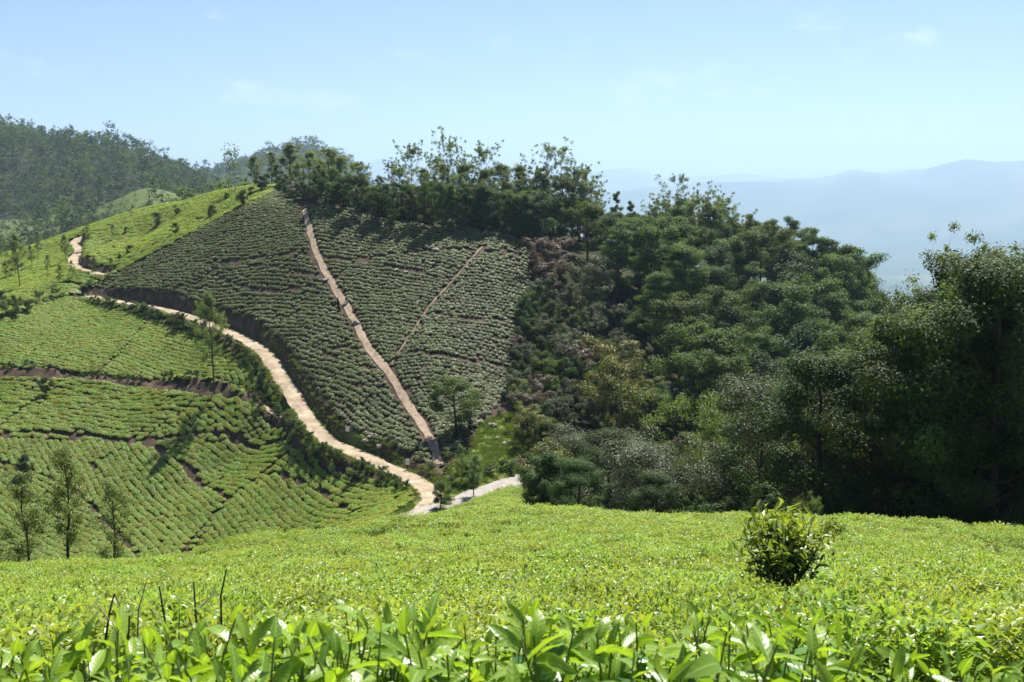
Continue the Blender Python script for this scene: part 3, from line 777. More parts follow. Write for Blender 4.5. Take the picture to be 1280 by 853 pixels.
# ------------------------------------------------------------------ trees
def gen_tree(name, seed, H=15.0, r=0.2, clear=0.35, nl=16, prof=None, up=(0.25, 0.9), nsub=4, cr=1.0, lpc=150, ll=0.25, lw=0.13,
             leaf='mid', bark='bark', droop=0.0, flat=0.75, wob=0.02, curve=0.25, stems=1, spread=0.0, nb=0.5, sublen=0.42, upl=0.0, shell=0.45, dw=0.55, jit=0.08):
    rng = np.random.default_rng(seed)
    prof = prof or (lambda s: 0.28 * math.sin(math.pi * (0.15 + 0.8 * s)))
    tr = Acc(); cl = []
    for st in range(stems):
        K = 9
        tt = np.linspace(0, 1, K)
        off = np.cumsum(rng.normal(0, wob * H, (K, 2)), 0) * tt[:, None]
        a0 = rng.uniform(0, 6.28)
        ln = spread * H * (0.5 + rng.random()) if stems > 1 else 0
        Hs = H * (1.0 if st == 0 else rng.uniform(0.75, 0.98))
        sp = np.stack([off[:, 0] + math.cos(a0) * ln * tt, off[:, 1] + math.sin(a0) * ln * tt, tt * Hs * 0.96], 1)
        sp[0, 2] = -0.5
        tube(tr, sp, r * (1.15 - tt) ** 0.85 * (1 if stems == 1 else 0.6), 7)
        N_ = max(4, nl // stems)
        for i in range(N_):
            s = min(0.99, max(0.0, (i + 0.5 + rng.uniform(-0.4, 0.4)) / N_))
            t = clear + (1 - clear) * s
            b0 = np.array([np.interp(t, tt, sp[:, k]) for k in range(3)])
            az = i * 2.4 + rng.uniform(-0.5, 0.5)
            if rng.random() < 0.1:
                continue
            L_ = prof(s) * H * rng.uniform(0.55, 1.3)
            el = up[0] + (up[1] - up[0]) * s + rng.normal(0, 0.12)
            d = np.array([math.cos(az) * math.cos(el), math.sin(az) * math.cos(el), math.sin(el)])
            q = np.linspace(0, 1, 4)
            pts = b0 + d * L_ * q[:, None] + np.array([0, 0, 1]) * (curve * L_ * q[:, None] ** 2)
            pts[1:] += rng.normal(0, 0.03 * L_, (3, 3))
            rb = max(0.015, r * (1.1 - t) * 0.55)
            tube(tr, pts, rb * (1.1 - q * 0.85), 5)
            cl.append((pts[-1], 1.0))
            for j in range(nsub):
                u = rng.uniform(0.35, 1.0)
                p0 = np.array([np.interp(u, q, pts[:, k]) for k in range(3)])
                a2 = az + rng.choice([-1, 1]) * rng.uniform(0.4, 1.3); e2 = el + rng.uniform(-0.3, 0.7)
                d2 = np.array([math.cos(a2) * math.cos(e2), math.sin(a2) * math.cos(e2), math.sin(e2)])
                p1 = p0 + d2 * L_ * sublen * rng.uniform(0.5, 1.2)
                tube(tr, [p0, (p0 + p1) / 2 + rng.normal(0, 0.03 * L_, 3), p1], [rb * 0.45, rb * 0.3, rb * 0.12], 4)
                cl.append((p1, rng.uniform(0.45, 1.15)))
        cl.append((sp[-1], 0.9))
    ac = Acc()
    cen = np.mean([c for c, _ in cl], 0)
    for c, k in cl:
        n_ = int(lpc * k * rng.uniform(0.6, 1.3))
        dr = rng.normal(size=(n_, 3)); dr /= np.linalg.norm(dr, axis=1)[:, None]
        rad = cr * k * rng.uniform(0, 1, n_) ** shell
        pos = c + dr * rad[:, None] * np.array([1, 1, flat]) * rng.uniform(0.7, 1.3, 3) + rng.normal(0, jit * cr, (n_, 3))
        ob = (c - cen); ob = ob / (np.linalg.norm(ob) + 1e-6)
        nrm = dr * dw + ob * 0.35 + np.array([0, 0, 0.45]) + rng.normal(size=(n_, 3)) * nb
        leaves(ac, pos, nrm, ll, lw, rng, 0, droop, upl)
    tm = tr.mesh(name + '_trunk', [M[bark]], True); cm = ac.mesh(name + '_crown', [M[leaf]])
    top = float(np.max(np.concatenate(ac.v)[:, 2]))
    return (tm, cm, top)

dome = lambda s: 0.34 * math.sin(math.pi * (0.18 + 0.72 * s))
wide = lambda s: 0.46 * math.sin(math.pi * (0.22 + 0.66 * s))
narrow = lambda s: 0.17 * math.sin(math.pi * (0.12 + 0.8 * s)) + 0.02
cone = lambda s: 0.30 * (1.02 - s)
vase = lambda s: 0.16 + 0.14 * s

SP_ = {
 'euc': [gen_tree('eucalyptus', 100 + k, 22, 0.24, 0.40, 18, dome, (0.45, 1.1), 9, 0.9, 115, 0.38, 0.15, 'euc', 'bark_pale', 0.8, 0.9, 0.012, 0.35, nb=1.0, sublen=0.65, shell=0.75) for k in range(4)],
 'slim': [gen_tree('slim_eucalyptus', 120 + k, 24, 0.19, 0.55, 13, narrow, (0.4, 1.0), 8, 0.8, 70, 0.34, 0.13, 'euc', 'bark_pale', 0.8, 0.9, 0.012, 0.3, nb=1.0, sublen=0.6, shell=0.6) for k in range(3)],
 'eucd': [gen_tree('bushy_eucalyptus', 130 + k, 18, 0.24, 0.16, 22, lambda s: 0.26 * math.sin(math.pi * (0.22 + 0.7 * s)), (0.45, 1.1), 6, 1.1, 130, 0.36, 0.15, 'euc', 'bark', 0.7, 0.9, 0.012, 0.35, nb=1.0, sublen=0.5, shell=0.6) for k in range(3)],
 'dark': [gen_tree('dark_evergreen', 140 + k, 14, 0.26, 0.2, 19, dome, (0.1, 1.0), 4, 1.4, 240, 0.34, 0.18, 'dark', 'bark', 0.3, 0.78, 0.012, nb=0.45, shell=0.36, dw=0.9) for k in range(3)],
 'mid': [gen_tree('broadleaf', 160 + k, 14, 0.24, 0.22, 19, dome, (0.15, 1.0), 4, 1.35, 230, 0.36, 0.19, 'mid', 'bark', 0.2, 0.75, 0.015, nb=0.5, shell=0.36, dw=0.9) for k in range(3)],
 'pine': [gen_tree('layered_evergreen', 180 + k, 20, 0.27, 0.28, 24, lambda s: 0.23 * (1.08 - s * 0.75), (-0.05, 0.6), 4, 1.4, 200, 0.38, 0.17, 'mid', 'bark', 0.2, 0.5, 0.008, 0.1, nb=0.55, shell=0.4, dw=0.8) for k in range(3)],
 'light': [gen_tree('feathery', 200 + k, 13, 0.18, 0.18, 26, wide, (0.5, 1.15), 5, 0.95, 120, 0.26, 0.07, 'light', 'bark', -0.4, 0.9, 0.015, 0.3, nb=0.8, upl=0.6) for k in range(2)],
 'airy': [gen_tree('silky_oak', 220 + k, 16, 0.16, 0.28, 24, lambda s: 0.20 * math.sin(math.pi * (0.2 + 0.72 * s)) , (0.45, 1.1), 5, 0.8, 140, 0.26, 0.085, 'grey_airy', 'bark', 0.0, 0.95, 0.01, 0.25, nb=0.9, upl=0.5) for k in range(3)],
 'pole': [gen_tree('slim_silky_oak', 230 + k, 15, 0.16, 0.56, 22, lambda s: 0.095 * math.sin(math.pi * (0.2 + 0.7 * s)) + 0.02, (0.5, 1.1), 4, 0.5, 62, 0.21, 0.07, 'grey_airy', 'bark', 0.0, 1.1, 0.01, 0.25, nb=0.9, upl=0.5, shell=0.5) for k in range(3)],
 'silver': [gen_tree('silvery_shrub', 240 + k, 6, 0.12, 0.08, 20, wide, (0.2, 1.1), 5, 0.75, 130, 0.22, 0.11, 'silver', 'bark', 0.6, 0.75, 0.02, stems=2, spread=0.15, nb=0.45, shell=0.3, dw=0.9) for k in range(3)],
 'rust': [gen_tree('brownish_shrub', 260 + k, 6, 0.12, 0.1, 20, wide, (0.1, 1.0), 5, 0.7, 120, 0.22, 0.11, 'rust', 'bark', 0.2, 0.55, 0.02, stems=2, spread=0.15, shell=0.3, dw=0.9) for k in range(2)],
 'olive': [gen_tree('yellow_green_shrub', 280 + k, 6, 0.12, 0.1, 18, wide, (0.1, 1.0), 5, 0.75, 130, 0.22, 0.10, 'olive', 'bark', -0.3, 0.6, 0.02, stems=2, spread=0.15, shell=0.3, dw=0.9) for k in range(2)],
 'gshrub': [gen_tree('green_shrub', 300 + k, 5, 0.11, 0.06, 20, wide, (0.1, 1.1), 5, 0.65, 130, 0.2, 0.10, 'mid', 'bark', 0.0, 0.8, 0.02, stems=3, spread=0.18, shell=0.3, dw=0.9) for k in range(3)],
 'dshrub': [gen_tree('dark_shrub', 320 + k, 5, 0.11, 0.05, 20, wide, (0.1, 1.1), 5, 0.65, 140, 0.19, 0.10, 'dark', 'bark', 0.0, 0.85, 0.02, stems=3, spread=0.16, shell=0.3, dw=0.9) for k in range(3)],
 'round': [gen_tree('round_tree', 340 + k, 5.5, 0.13, 0.30, 20, lambda s: 0.36 * math.sin(math.pi * (0.2 + 0.7 * s)), (0.0, 1.2), 5, 0.65, 110, 0.22, 0.11, 'dark' if k < 2 else 'mid', 'bark', 0.0, 0.85, 0.012) for k in range(3)],
 'cone': [gen_tree('young_conifer', 360 + k, 8, 0.13, 0.06, 26, cone, (-0.1, 0.5), 4, 0.6, 90, 0.24, 0.08, 'mid', 'bark', 0.2, 0.5, 0.008, 0.05) for k in range(2)],
 'near_dark': [gen_tree('glossy_evergreen', 380 + k, 19, 0.3, 0.12, 28, lambda s: 0.25 * math.sin(math.pi * (0.2 + 0.7 * s)), (0.0, 1.05), 3, 1.5, 400, 0.24, 0.125, 'dark', 'bark', 0.0, 0.72, 0.012, nb=0.4, shell=0.24, dw=0.95, jit=0.02) for k in range(3)],
 'near_mid': [gen_tree('leafy_tree', 420 + k, 17, 0.26, 0.14, 25, lambda s: 0.27 * math.sin(math.pi * (0.2 + 0.7 * s)), (0.1, 1.05), 3, 1.5, 340, 0.25, 0.13, 'mid', 'bark', 0.0, 0.72, 0.015, nb=0.42, shell=0.25, dw=0.95, jit=0.02) for k in range(2)],
 'near_silver': [gen_tree('glossy_silver', 400 + k, 9, 0.18, 0.1, 22, wide, (0.1, 1.1), 3, 1.15, 380, 0.17, 0.09, 'silver', 'bark', 0.1, 0.72, 0.015, nb=0.4, shell=0.24, dw=0.95, jit=0.02) for k in range(2)],
}
print('tree tris', sum((len(t.polygons) + len(c.polygons)) * 2 for v in SP_.values() for t, c, _ in v))
NAMES = {'pole': 'silky_oak_tree', 'eucd': 'eucalyptus_tree', 'euc': 'eucalyptus_tree', 'slim': 'eucalyptus_tree', 'dark': 'evergreen_tree', 'mid': 'broadleaf_tree', 'pine': 'layered_tree', 'light': 'feathery_tree',
         'airy': 'silky_oak_tree', 'silver': 'silvery_shrub', 'rust': 'brownish_shrub', 'olive': 'yellow_green_shrub', 'gshrub': 'green_shrub', 'dshrub': 'dark_shrub',
         'round': 'round_tree', 'cone': 'young_conifer', 'near_dark': 'evergreen_tree', 'near_silver': 'silvery_tree', 'near_mid': 'broadleaf_tree'}
SHRUB = {'silver', 'rust', 'olive', 'gshrub', 'dshrub'}
trng = np.random.default_rng(77)
ntree = 0
def tree(sp, x, y, h, label, group=None, wide_=1.0, var=None, sink=0.0, rot=None, tilt=0.0):
    global ntree
    ntree += 1
    vs_ = SP_[sp]; tm, cm, top = vs_[trng.integers(len(vs_)) if var is None else var % len(vs_)]
    z = h1(x, y) - sink
    root = new_obj(NAMES[sp], None, None, (x, y, z)); root.empty_display_size = 0.5
    k = h / top; w = k * wide_ * trng.uniform(0.92, 1.1)
    root.scale = (w, w, k); root.rotation_euler = (tilt, trng.normal(0, 0.015), trng.uniform(0, 6.28) if rot is None else rot)
    new_obj('trunk', tm, root); new_obj('crown', cm, root)
    tag(root, label, 'shrub' if sp in SHRUB else 'tree', group)
    return root
def tree_px(sp, px, top, Y, label, group=None, wide_=1.0, **kw):
    x = at(px, 400, Y)[0]
    zt = at(px, top, Y)[2]
    x = zt * 0 + (px - W0 / 2) / F * (Y * CP - zt * SP)
    return tree(sp, x, Y, max(1.0, zt - h1(x, Y)), label, group, wide_, **kw)
def tree_at(sp, px, base, top, label, group=None, wide_=1.0, Y0=85, **kw):
    q = ray_hit(px, base, Y0, h=height)
    zt = at(px, top, q[1])[2]
    return tree(sp, q[0], q[1], max(0.6, zt - q[2]), label, group, wide_, **kw)

# skyline eucalypts of the hilltop
G_EUC = 'tall eucalypts along the hilltop'
L_EUC = 'tall eucalyptus with clumped olive crown rising above the hilltop wood'
tree_px('euc', 292, 178, 252, 'lone tall eucalyptus standing apart at the edge of the hilltop wood', None, 0.8)
for px, top, Y, sp in [(318, 198, 262, 'eucd'), (338, 192, 256, 'eucd'), (362, 180, 250, 'eucd'), (385, 190, 244, 'eucd'), (408, 186, 238, 'eucd'), (428, 196, 232, 'eucd'), (448, 205, 226, 'eucd'),
                       (372, 205, 236, 'eucd'), (398, 208, 230, 'eucd'), (490, 205, 220, 'euc'), (514, 182, 222, 'euc'), (540, 192, 218, 'euc'), (560, 165, 214, 'euc'), (578, 192, 216, 'slim'), (602, 182, 212, 'euc'),
                       (625, 205, 212, 'eucd'), (648, 207, 214, 'eucd'), (500, 212, 214, 'eucd'), (528, 212, 212, 'eucd'), (550, 205, 210, 'eucd'), (585, 205, 210, 'eucd'), (610, 212, 208, 'eucd'), (675, 215, 212, 'eucd'), (700, 222, 210, 'eucd'), (725, 228, 212, 'eucd'), (855, 250, 212, 'eucd'), (885, 255, 214, 'eucd'), (455, 222, 216, 'eucd'), (475, 222, 214, 'eucd'), (345, 208, 248, 'eucd'), (418, 210, 228, 'eucd'), (668, 196, 216, 'euc'), (688, 182, 216, 'slim'), (702, 173, 214, 'slim'), (716, 195, 212, 'euc'), (732, 208, 214, 'euc'),
                       (748, 230, 218, 'euc'), (845, 220, 214, 'slim'), (830, 245, 216, 'euc'), (872, 234, 214, 'euc'), (890, 240, 218, 'euc'), (905, 246, 220, 'euc'), (920, 268, 222, 'euc'), (815, 258, 214, 'euc')]:
    tree_px(sp, px, top - (9 if sp == 'euc' else 4), Y, L_EUC if sp == 'euc' else 'bushy olive eucalyptus leafy down its trunk in the hilltop wood' if sp == 'eucd' else 'very slender eucalyptus with small high crown on bare trunk above the hilltop wood', G_EUC if sp == 'euc' else 'bushy eucalypts of the hilltop' if sp == 'eucd' else 'slender eucalypts of the hilltop', 0.85 if sp == 'euc' else 1.35 if sp == 'eucd' else 1.0)
for px, top, Y in [(770, 238, 214), (790, 250, 216)]:
    tree_px('pine', px, top, Y, 'dark ragged conifer between the eucalypts on the hilltop', 'ragged conifers on the hilltop', 0.6)

for px, top, Y in [(938, 266, 222), (962, 272, 224), (985, 269, 222), (1012, 283, 224), (1035, 294, 222), (1058, 303, 224), (1076, 318, 220), (925, 285, 214), (1000, 300, 214), (1046, 318, 214)]:
    tree_px('pine', px, top, Y, 'tall layered tree standing along the descending end of the wooded ridge', 'layered trees on the descending ridge end', 0.85)
SKY_PX = [280, 310, 345, 400, 440, 470, 500, 560, 620, 700, 740, 770, 800, 845, 900, 930, 960, 1000, 1040, 1075, 1088, 1100, 1118, 1140, 1160, 1200, 1240, 1290, 1400]
SKY_PY = [235, 228, 215, 222, 228, 236, 228, 225, 230, 232, 245, 262, 268, 262, 268, 272, 274, 280, 294, 308, 330, 372, 365, 345, 330, 300, 296, 300, 300]
def skyline(px):
    return np.interp(px, SKY_PX, SKY_PY)
NEAR_PX = [600, 650, 700, 760, 820, 880, 930, 980, 1040, 1100, 1140, 1170, 1200, 1280, 1400]
NEAR_PY = [590, 560, 540, 530, 510, 505, 470, 455, 440, 410, 385, 350, 305, 300, 300]

placed = []
def free(x, y, r):
    for a, b, c in placed:
        if (a - x) ** 2 + (b - y) ** 2 < ((r + c) * 0.5) ** 2:
            return False
    placed.append((x, y, r)); return True

KINDS = {'dark': 'dark evergreen tree with dense crown', 'mid': 'mid green broadleaf tree with open crown', 'pine': 'tree with layered horizontal sprays of foliage',
         'silver': 'silvery grey green bush with glinting leaves', 'rust': 'brownish leaved bush with flat topped crown', 'olive': 'yellow green bush with tufted crown',
         'gshrub': 'green leafy shrub', 'dshrub': 'dark green dense shrub', 'near_dark': 'glossy leaved evergreen tree', 'near_silver': 'glossy silvery leaved tree', 'near_mid': 'leafy mid green tree', 'euc': 'olive crowned eucalyptus tree', 'eucd': 'bushy olive eucalyptus tree', 'light': 'light green feathery tree', 'cone': 'young conifer'}
def wood(n_try, px0, px1, y0, y1, rad, weights, hr, where, gap=8, lim_left=None):
    keys = list(weights); w = np.array([weights[k] for k in keys], float); w /= w.sum()
    cnt = 0
    for _ in range(n_try):
        Y = math.sqrt(trng.uniform(y0 * y0, y1 * y1)); px = trng.uniform(px0, px1)
        x = at(px, 420, Y)[0]
        if not forest_mask(np.array([x]), np.array([Y]), np.array([px]))[0]:
            continue
        if np.min(line_dist(np.array([x]), np.array([Y]), paved_l)[0]) < 5.5:
            continue
        if lim_left is not None and px < np.interp(Y, *lim_left):
            continue
        sp = keys[trng.choice(len(keys), p=w)]
        if not free(x, Y, rad * (0.75 if sp in SHRUB else 1.0)):
            continue
        zg = h1(x, Y)
        h = trng.uniform(*hr) * (0.5 if sp in SHRUB else 1.0)
        ppx, ppy = project(np.array([x]), np.array([Y]), np.array([zg + h]))
        lim = skyline(ppx[0]) + trng.uniform(0, gap)
        if Y < 112:
            lim = max(lim, np.interp(ppx[0], NEAR_PX, NEAR_PY) + trng.uniform(0, 30))
        zt = at(ppx[0], lim, Y)[2]
        h = min(h, zt - zg)
        if h < 1.6:
            continue
        sz_ = ('large ' if h > 5.5 else 'middling ' if h > 4 else 'small ') if sp in SHRUB else ('tall ' if h > 16 else 'midsized ' if h > 11 else 'short ')
        tree(sp, x, Y, h, sz_ + KINDS[sp] + ' ' + where, sz_ + NAMES[sp].replace('_', ' ') + 's ' + where, 1.22 if sp not in SHRUB else 1.1)
        cnt += 1
    return cnt

# near edge heroes on the right
def hero(sp, px, top, Y, label, wd=1.0, **kw):
    r = tree_px(sp, px, top, Y, label, None, wd, **kw); placed.append((r.location.x, r.location.y, 3.5)); return r
hero('light', 890, 458, 72, 'large light green feathery tree among the dark trees at the field edge', 1.05, var=0)
hero('near_silver', 955, 470, 62, 'silvery glinting tree beside the light green feathery tree', 0.95)
hero('near_dark', 1035, 432, 58, 'broad dark evergreen with rounded crown at the field edge, right of the silvery tree', 1.25)
hero('near_mid', 1110, 410, 60, 'mid green leafy tree next to the broad dark evergreen at the field edge', 1.10)
hero('near_dark', 1185, 345, 64, 'tall dark evergreen with pale glints behind the lone wineglass bush', 0.90)
hero('near_dark', 1240, 305, 60, 'tallest glossy dark evergreen at the field edge', 0.95)
hero('near_dark', 1285, 300, 52, 'dark evergreen in the tall wood cut by the frame', 1.05)
hero('near_dark', 1140, 375, 55, 'dense dark evergreen at the front of the tall wood, next to the columnar one', 1.05, var=1)
hero('near_mid', 1205, 335, 54, 'mid green leafy tree before the tall wood below the flat crowned eucalyptus', 1.05, var=2)
hero('near_dark', 1262, 318, 50, 'shaded dark evergreen at the front of the tall wood near the frame edge', 1.10, var=0)
hero('near_dark', 1340, 290, 54, 'tall evergreen at the end of the wood beyond the frame edge', 1.10, var=1)
hero('dark', 1150, 400, 56, 'narrow columnar dark evergreen standing in front of the tall wood', 0.5)
hero('euc', 1215, 277, 110, 'spreading eucalyptus with flat clumped crown above the tall dark wood', 0.8)
hero('euc', 1165, 312, 112, 'smaller spreading eucalyptus beside the flat crowned one above the dark wood', 0.7)
hero('near_silver', 735, 530, 82, 'rounded silvery olive tree at the corner of the tea field', 1.2)
hero('near_silver', 820, 550, 66, 'low spreading silvery tree below the feathery tree', 1.3)
hero('olive', 690, 545, 96, 'yellow green tufted bush overhanging the paved road', 1.2)
hero('olive', 770, 415, 150, 'yellow green rounded tree among the grey bushes of the gully', 1.1)
hero('silver', 735, 318, 176, 'small pale silvery dome shaped tree at the wood edge', 0.9)
hero('rust', 700, 295, 184, 'purplish brown domed bush at the top of the pruned tea', 1.1)
hero('rust', 688, 322, 178, 'reddish brown flat topped bush next to the pruned tea', 1.2)
hero('olive', 775, 445, 135, 'bright olive bush beneath the dark trees', 0.9)
hero('light', 1018, 615, 50, 'small pale green sapling at the foot of the dark wood', 0.8, var=1)
c2 = wood(700, 690, 1110, 128, 205, 7.2, {'dark': 2.4, 'mid': 3.4, 'pine': 2.4, 'eucd': 0.5}, (13, 22), 'on the wooded slope under the hilltop', lim_left=([120, 150, 170, 185, 195, 205], [900, 860, 800, 745, 715, 690]))
c1 = wood(1000, 645, 900, 92, 184, 3.8, {'silver': 3, 'dshrub': 2.5, 'gshrub': 1.4, 'rust': 1.2, 'olive': 0.9, 'mid': 0.5}, (7, 12), 'in the scrubby gully beside the pruned tea')
c3 = wood(700, 350, 1095, 190, 242, 4.4, {'mid': 3, 'dark': 2.2, 'pine': 2.2, 'euc': 1.0}, (11, 22), 'on the wooded hilltop ridge')
c4 = wood(300, 670, 930, 56, 100, 5.0, {'near_silver': 1.6, 'dark': 1.2, 'near_dark': 1.2, 'silver': 2, 'dshrub': 1.4}, (5, 10), 'at the corner of the foreground field')
c5 = wood(300, 930, 1400, 50, 110, 7.0, {'near_dark': 3, 'near_mid': 2.2, 'near_silver': 1}, (10, 21), 'in the tall wood at the field edge')
c6 = wood(200, 940, 1130, 105, 150, 6.0, {'dark': 2, 'mid': 2, 'silver': 1, 'rust': 0.6}, (8, 13), 'in the shaded hollow behind the field')
# undergrowth closing the foot of the near wood
for k, px in enumerate(np.arange(672, 1400, 21)):
    Y = np.interp(px, [600, 700, 800, 960, 1280, 1600], [92, 66, 58, 53, 48, 46]) + trng.uniform(0, 3)
    x = at(px, 600, Y)[0]
    tree('dshrub' if trng.random() < 0.8 else 'gshrub', x, Y, trng.uniform(2.2, 4.2), 'low dark undergrowth bush at the shaded foot of the near wood', 'undergrowth bushes at the foot of the near wood', 1.1)
# undergrowth closing the hilltop wood
for _ in range(60):
    px = trng.uniform(352, 672); Y = np.interp(px, [345, 370, 398, 466, 560, 625, 672], [234, 216, 214, 205, 197, 194, 191]) + abs(trng.normal(0, 3)) + 0.5
    x = at(px, 270, Y)[0]
    tree(['dshrub', 'gshrub', 'dshrub', 'rust'][trng.integers(4)], x, Y, trng.uniform(2.2, 4.5), 'dark undergrowth bush below the hilltop wood', 'undergrowth of the hilltop wood', 1.2)
# shade side of the hilltop wood, above the pruned tea
for px, base in [(400, 262), (425, 268), (445, 275), (468, 284), (490, 290), (515, 290), (540, 294), (565, 292), (590, 290), (615, 290), (640, 295), (662, 305), (480, 281), (530, 289), (580, 288), (430, 264), (605, 287), (650, 297)]:
    q = ray_hit(px, base, 150)
    tree(['dark', 'mid', 'dark', 'cone', 'dshrub'][trng.integers(5)], q[0], q[1] + 2.0, trng.uniform(5.5, 10), 'dark leafy tree along the shaded edge of the hilltop wood above the tea', 'trees on the shaded wood edge above the tea', 1.0)
print('wood', c1, c2, c3, c4, c5, c6)

# ------------------------------------------------------------------ single trees of the tea slopes
tree_at('airy', 268, 495, 362, 'tall slender bare trunked tree beside the terrace path, casting a long shadow', None, 0.8, var=0)
tree_at('gshrub', 224, 408, 390, 'large dark green rounded bush beside the dirt road bend', None, 1.5)
tree_at('gshrub', 243, 414, 398, 'smaller bush next to the large bush at the dirt road bend', None, 1.4)
tree_at('round', 58, 498, 471, 'small round tree by the gap in the lower tea field', None, 1.0, var=0)
tree_at('round', 30, 598, 567, 'small dark round tree low in the tea field behind the slender trees', None, 1.1, var=1)
tree_at('mid', 570, 545, 470, 'two lobed green tree standing alone in the pruned tea', None, 1.5, var=1)
tree_at('airy', 592, 622, 568, 'thin leaning tree with rounded crown beside the paved road', None, 1.3, var=1)
tree_at('gshrub', 590, 606, 572, 'dense green bush behind the thin leaning tree at the paved road', None, 1.2)
tree_at('airy', 577, 604, 556, 'pale airy sapling above the paved road', None, 1.1, var=2)
tree_at('round', 551, 637, 600, 'small open crowned tree at the dirt road junction', None, 1.15, var=2)
tree_at('dshrub', 440, 608, 588, 'dark hedge like shrub at the edge of the dirt road', None, 1.4)
tree_at('dshrub', 423, 602, 590, 'dark low shrub beside the hedge like shrub at the road', None, 1.4)
hero('pole', 80, 553, 38, 'tallest dark slender tree rising behind the crest of the foreground field', 1.0, var=1)
hero('pole', 133, 592, 39, 'shorter slender tree with bare trunk beside the tallest one behind the crest', 1.0, var=2)
hero('pole', 22, 588, 37, 'pale slender tree with feathery leaves at the left of the tallest one behind the crest', 1.0, var=0)
hero('pole', -12, 620, 37, 'low feathery tree half hidden behind the crest', 1.0, var=2)
ROUND = [(198, 284, 265), (220, 294, 278), (264, 273, 255), (283, 251, 240), (303, 258, 236), (327, 240, 219), (350, 236, 222), (313, 246, 233), (161, 319, 306), (158, 293, 283), (150, 326, 317), (222, 270, 260)]
for k, (px, b, t) in enumerate(ROUND):
    tree_at('round', px, b + 1, t, 'small round dark tree dotted on the bright ridge field', 'round trees dotted on the ridge field', 1.2, Y0=195)
SLEN = [(25, 362, 290), (40, 336, 306), (82, 328, 293), (75, 358, 330), (8, 350, 326), (142, 302, 280), (110, 300, 276), (20, 345, 300), (60, 345, 318), (120, 352, 318), (140, 345, 322), (92, 350, 325), (48, 322, 288), (0, 335, 300)]
for px, b, t in SLEN:
    tree_at('airy', px, b, t, 'thin airy tree scattered on the slope left of the ridge road', 'thin trees left of the ridge road', 0.9, Y0=190)
for px, b, t in [(20, 395, 368), (8, 398, 375), (71, 374, 358), (50, 380, 362), (35, 392, 372), (0, 385, 362)]:
    tree_at('gshrub', px, b, t, 'leafy bush in the gully behind the clipped tea field', 'bushes in the gully behind the clipped tea', 1.2, Y0=190)
# hedge plants along the lower edge of the dirt road
for t in range(8, len(road_l) - 4, 1):
    p = road_l[t]; q = road_l[t + 1] - road_l[t - 1]; nrm = np.array([-q[1], q[0]]) / np.hypot(q[0], q[1])
    if trng.random() < 0.22:
        continue
    x, y = p[:2] + nrm * trng.uniform(2.3, 3.0)
    tree('dshrub' if trng.random() < 0.5 else 'gshrub', x, y, trng.uniform(1.0, 1.9), 'low hedge plant along the downhill edge of the dirt road', 'hedge plants along the dirt road', 1.3)
# scrub overhanging the road bank
for t in range(6, len(road_l) - 6, 1):
    p = road_l[t]; q = road_l[t + 1] - road_l[t - 1]; nrm = np.array([q[1], -q[0]]) / np.hypot(q[0], q[1])
    if trng.random() < 0.35:
        continue
    x, y = p[:2] + nrm * trng.uniform(2.5, 3.2)
    tree(['rust', 'dshrub', 'silver'][trng.integers(3)], x, y, trng.uniform(0.5, 1.1), 'straggly dull plant overhanging the cut bank of the dirt road', 'plants overhanging the road bank', 1.4)
# scrub on the terrace bank, packed dark to stand in for its shade
for t in range(2, len(terr_l) - 2, 1):
    p = terr_l[t]; q = terr_l[t + 1] - terr_l[t - 1]; nrm = np.array([q[1], -q[0]]) / np.hypot(q[0], q[1])
    x, y = p[:2] + nrm * trng.uniform(0.75, 1.7)
    tree(['gshrub', 'dshrub', 'dshrub', 'dshrub'][trng.integers(4)], x, y, trng.uniform(0.8, 1.7), 'scrubby plant on the dark terrace bank', 'scrub on the terrace bank', 1.2)
# scrub and rocks on the grassy gully
for px, b in [(566, 566), (575, 548), (590, 538), (605, 525), (625, 520), (640, 512), (650, 545), (628, 588), (612, 596), (640, 590), (655, 578), (560, 580), (630, 500), (645, 480)]:
    tree_at(['gshrub', 'silver', 'dshrub'][trng.integers(3)], px, b, b - trng.uniform(10, 18), 'scrubby bush around the small grassy clearing', 'scrub around the grassy clearing', 1.2)

# distant wooded hills: one mass
wood_src = [proto('far_tree_source', gen_tree('far_tree', 500 + k, 12, 0.2, 0.15, 12, dome if k % 2 else wide, (0.1, 1.0), 3, 1.5, 13, 1.0, 0.6, ['dark', 'mid', 'mid', 'dark', 'dark'][k], 'bark', 0, 0.7)[1]) for k in range(5)]
xs = []; 
for Y0_, Y1_, sp_ in ((335, 620, 7.0), (620, 1250, 8.5), (1250, 2000, 14.0)):
    gxs = np.arange(-0.62 * Y1_, 0.02 * Y1_, sp_); gys = np.arange(Y0_, Y1_, sp_)
    X, Y_ = np.meshgrid(gxs, gys); X = X.ravel() + trng.uniform(-0.45, 0.45, X.size) * sp_; Y_ = Y_.ravel() + trng.uniform(-0.45, 0.45, Y_.size) * sp_
    a = (X / Y_ > -0.60) & (X / Y_ < -0.14)
    xs.append(np.stack([X[a], Y_[a]], 1))
xs = np.concatenate(xs)
fz = height(xs[:, 0], xs[:, 1])
fpx, fpy = project(xs[:, 0], xs[:, 1], fz)
spur = in_poly(fpx, fpy, SPUR) & (xs[:, 1] > 480) & (xs[:, 1] < 760)
op = fbm(xs[:, 0] / 60, xs[:, 1] / 60, 3, 91)
openv = ((xs[:, 1] < 760) & (op > 0.02)) 
sz = np.where(spur, 0.16, np.where(openv, 0.28, 1.0)) * trng.choice([0.55, 0.75, 0.95, 1.2, 1.6], len(xs), p=[0.2, 0.27, 0.28, 0.18, 0.07]) * trng.uniform(0.72, 1.0, len(xs)) * np.where(xs[:, 1] > 1250, 1.2, 1.0)
kk = np.ones(len(xs), bool)
q = len(xs)
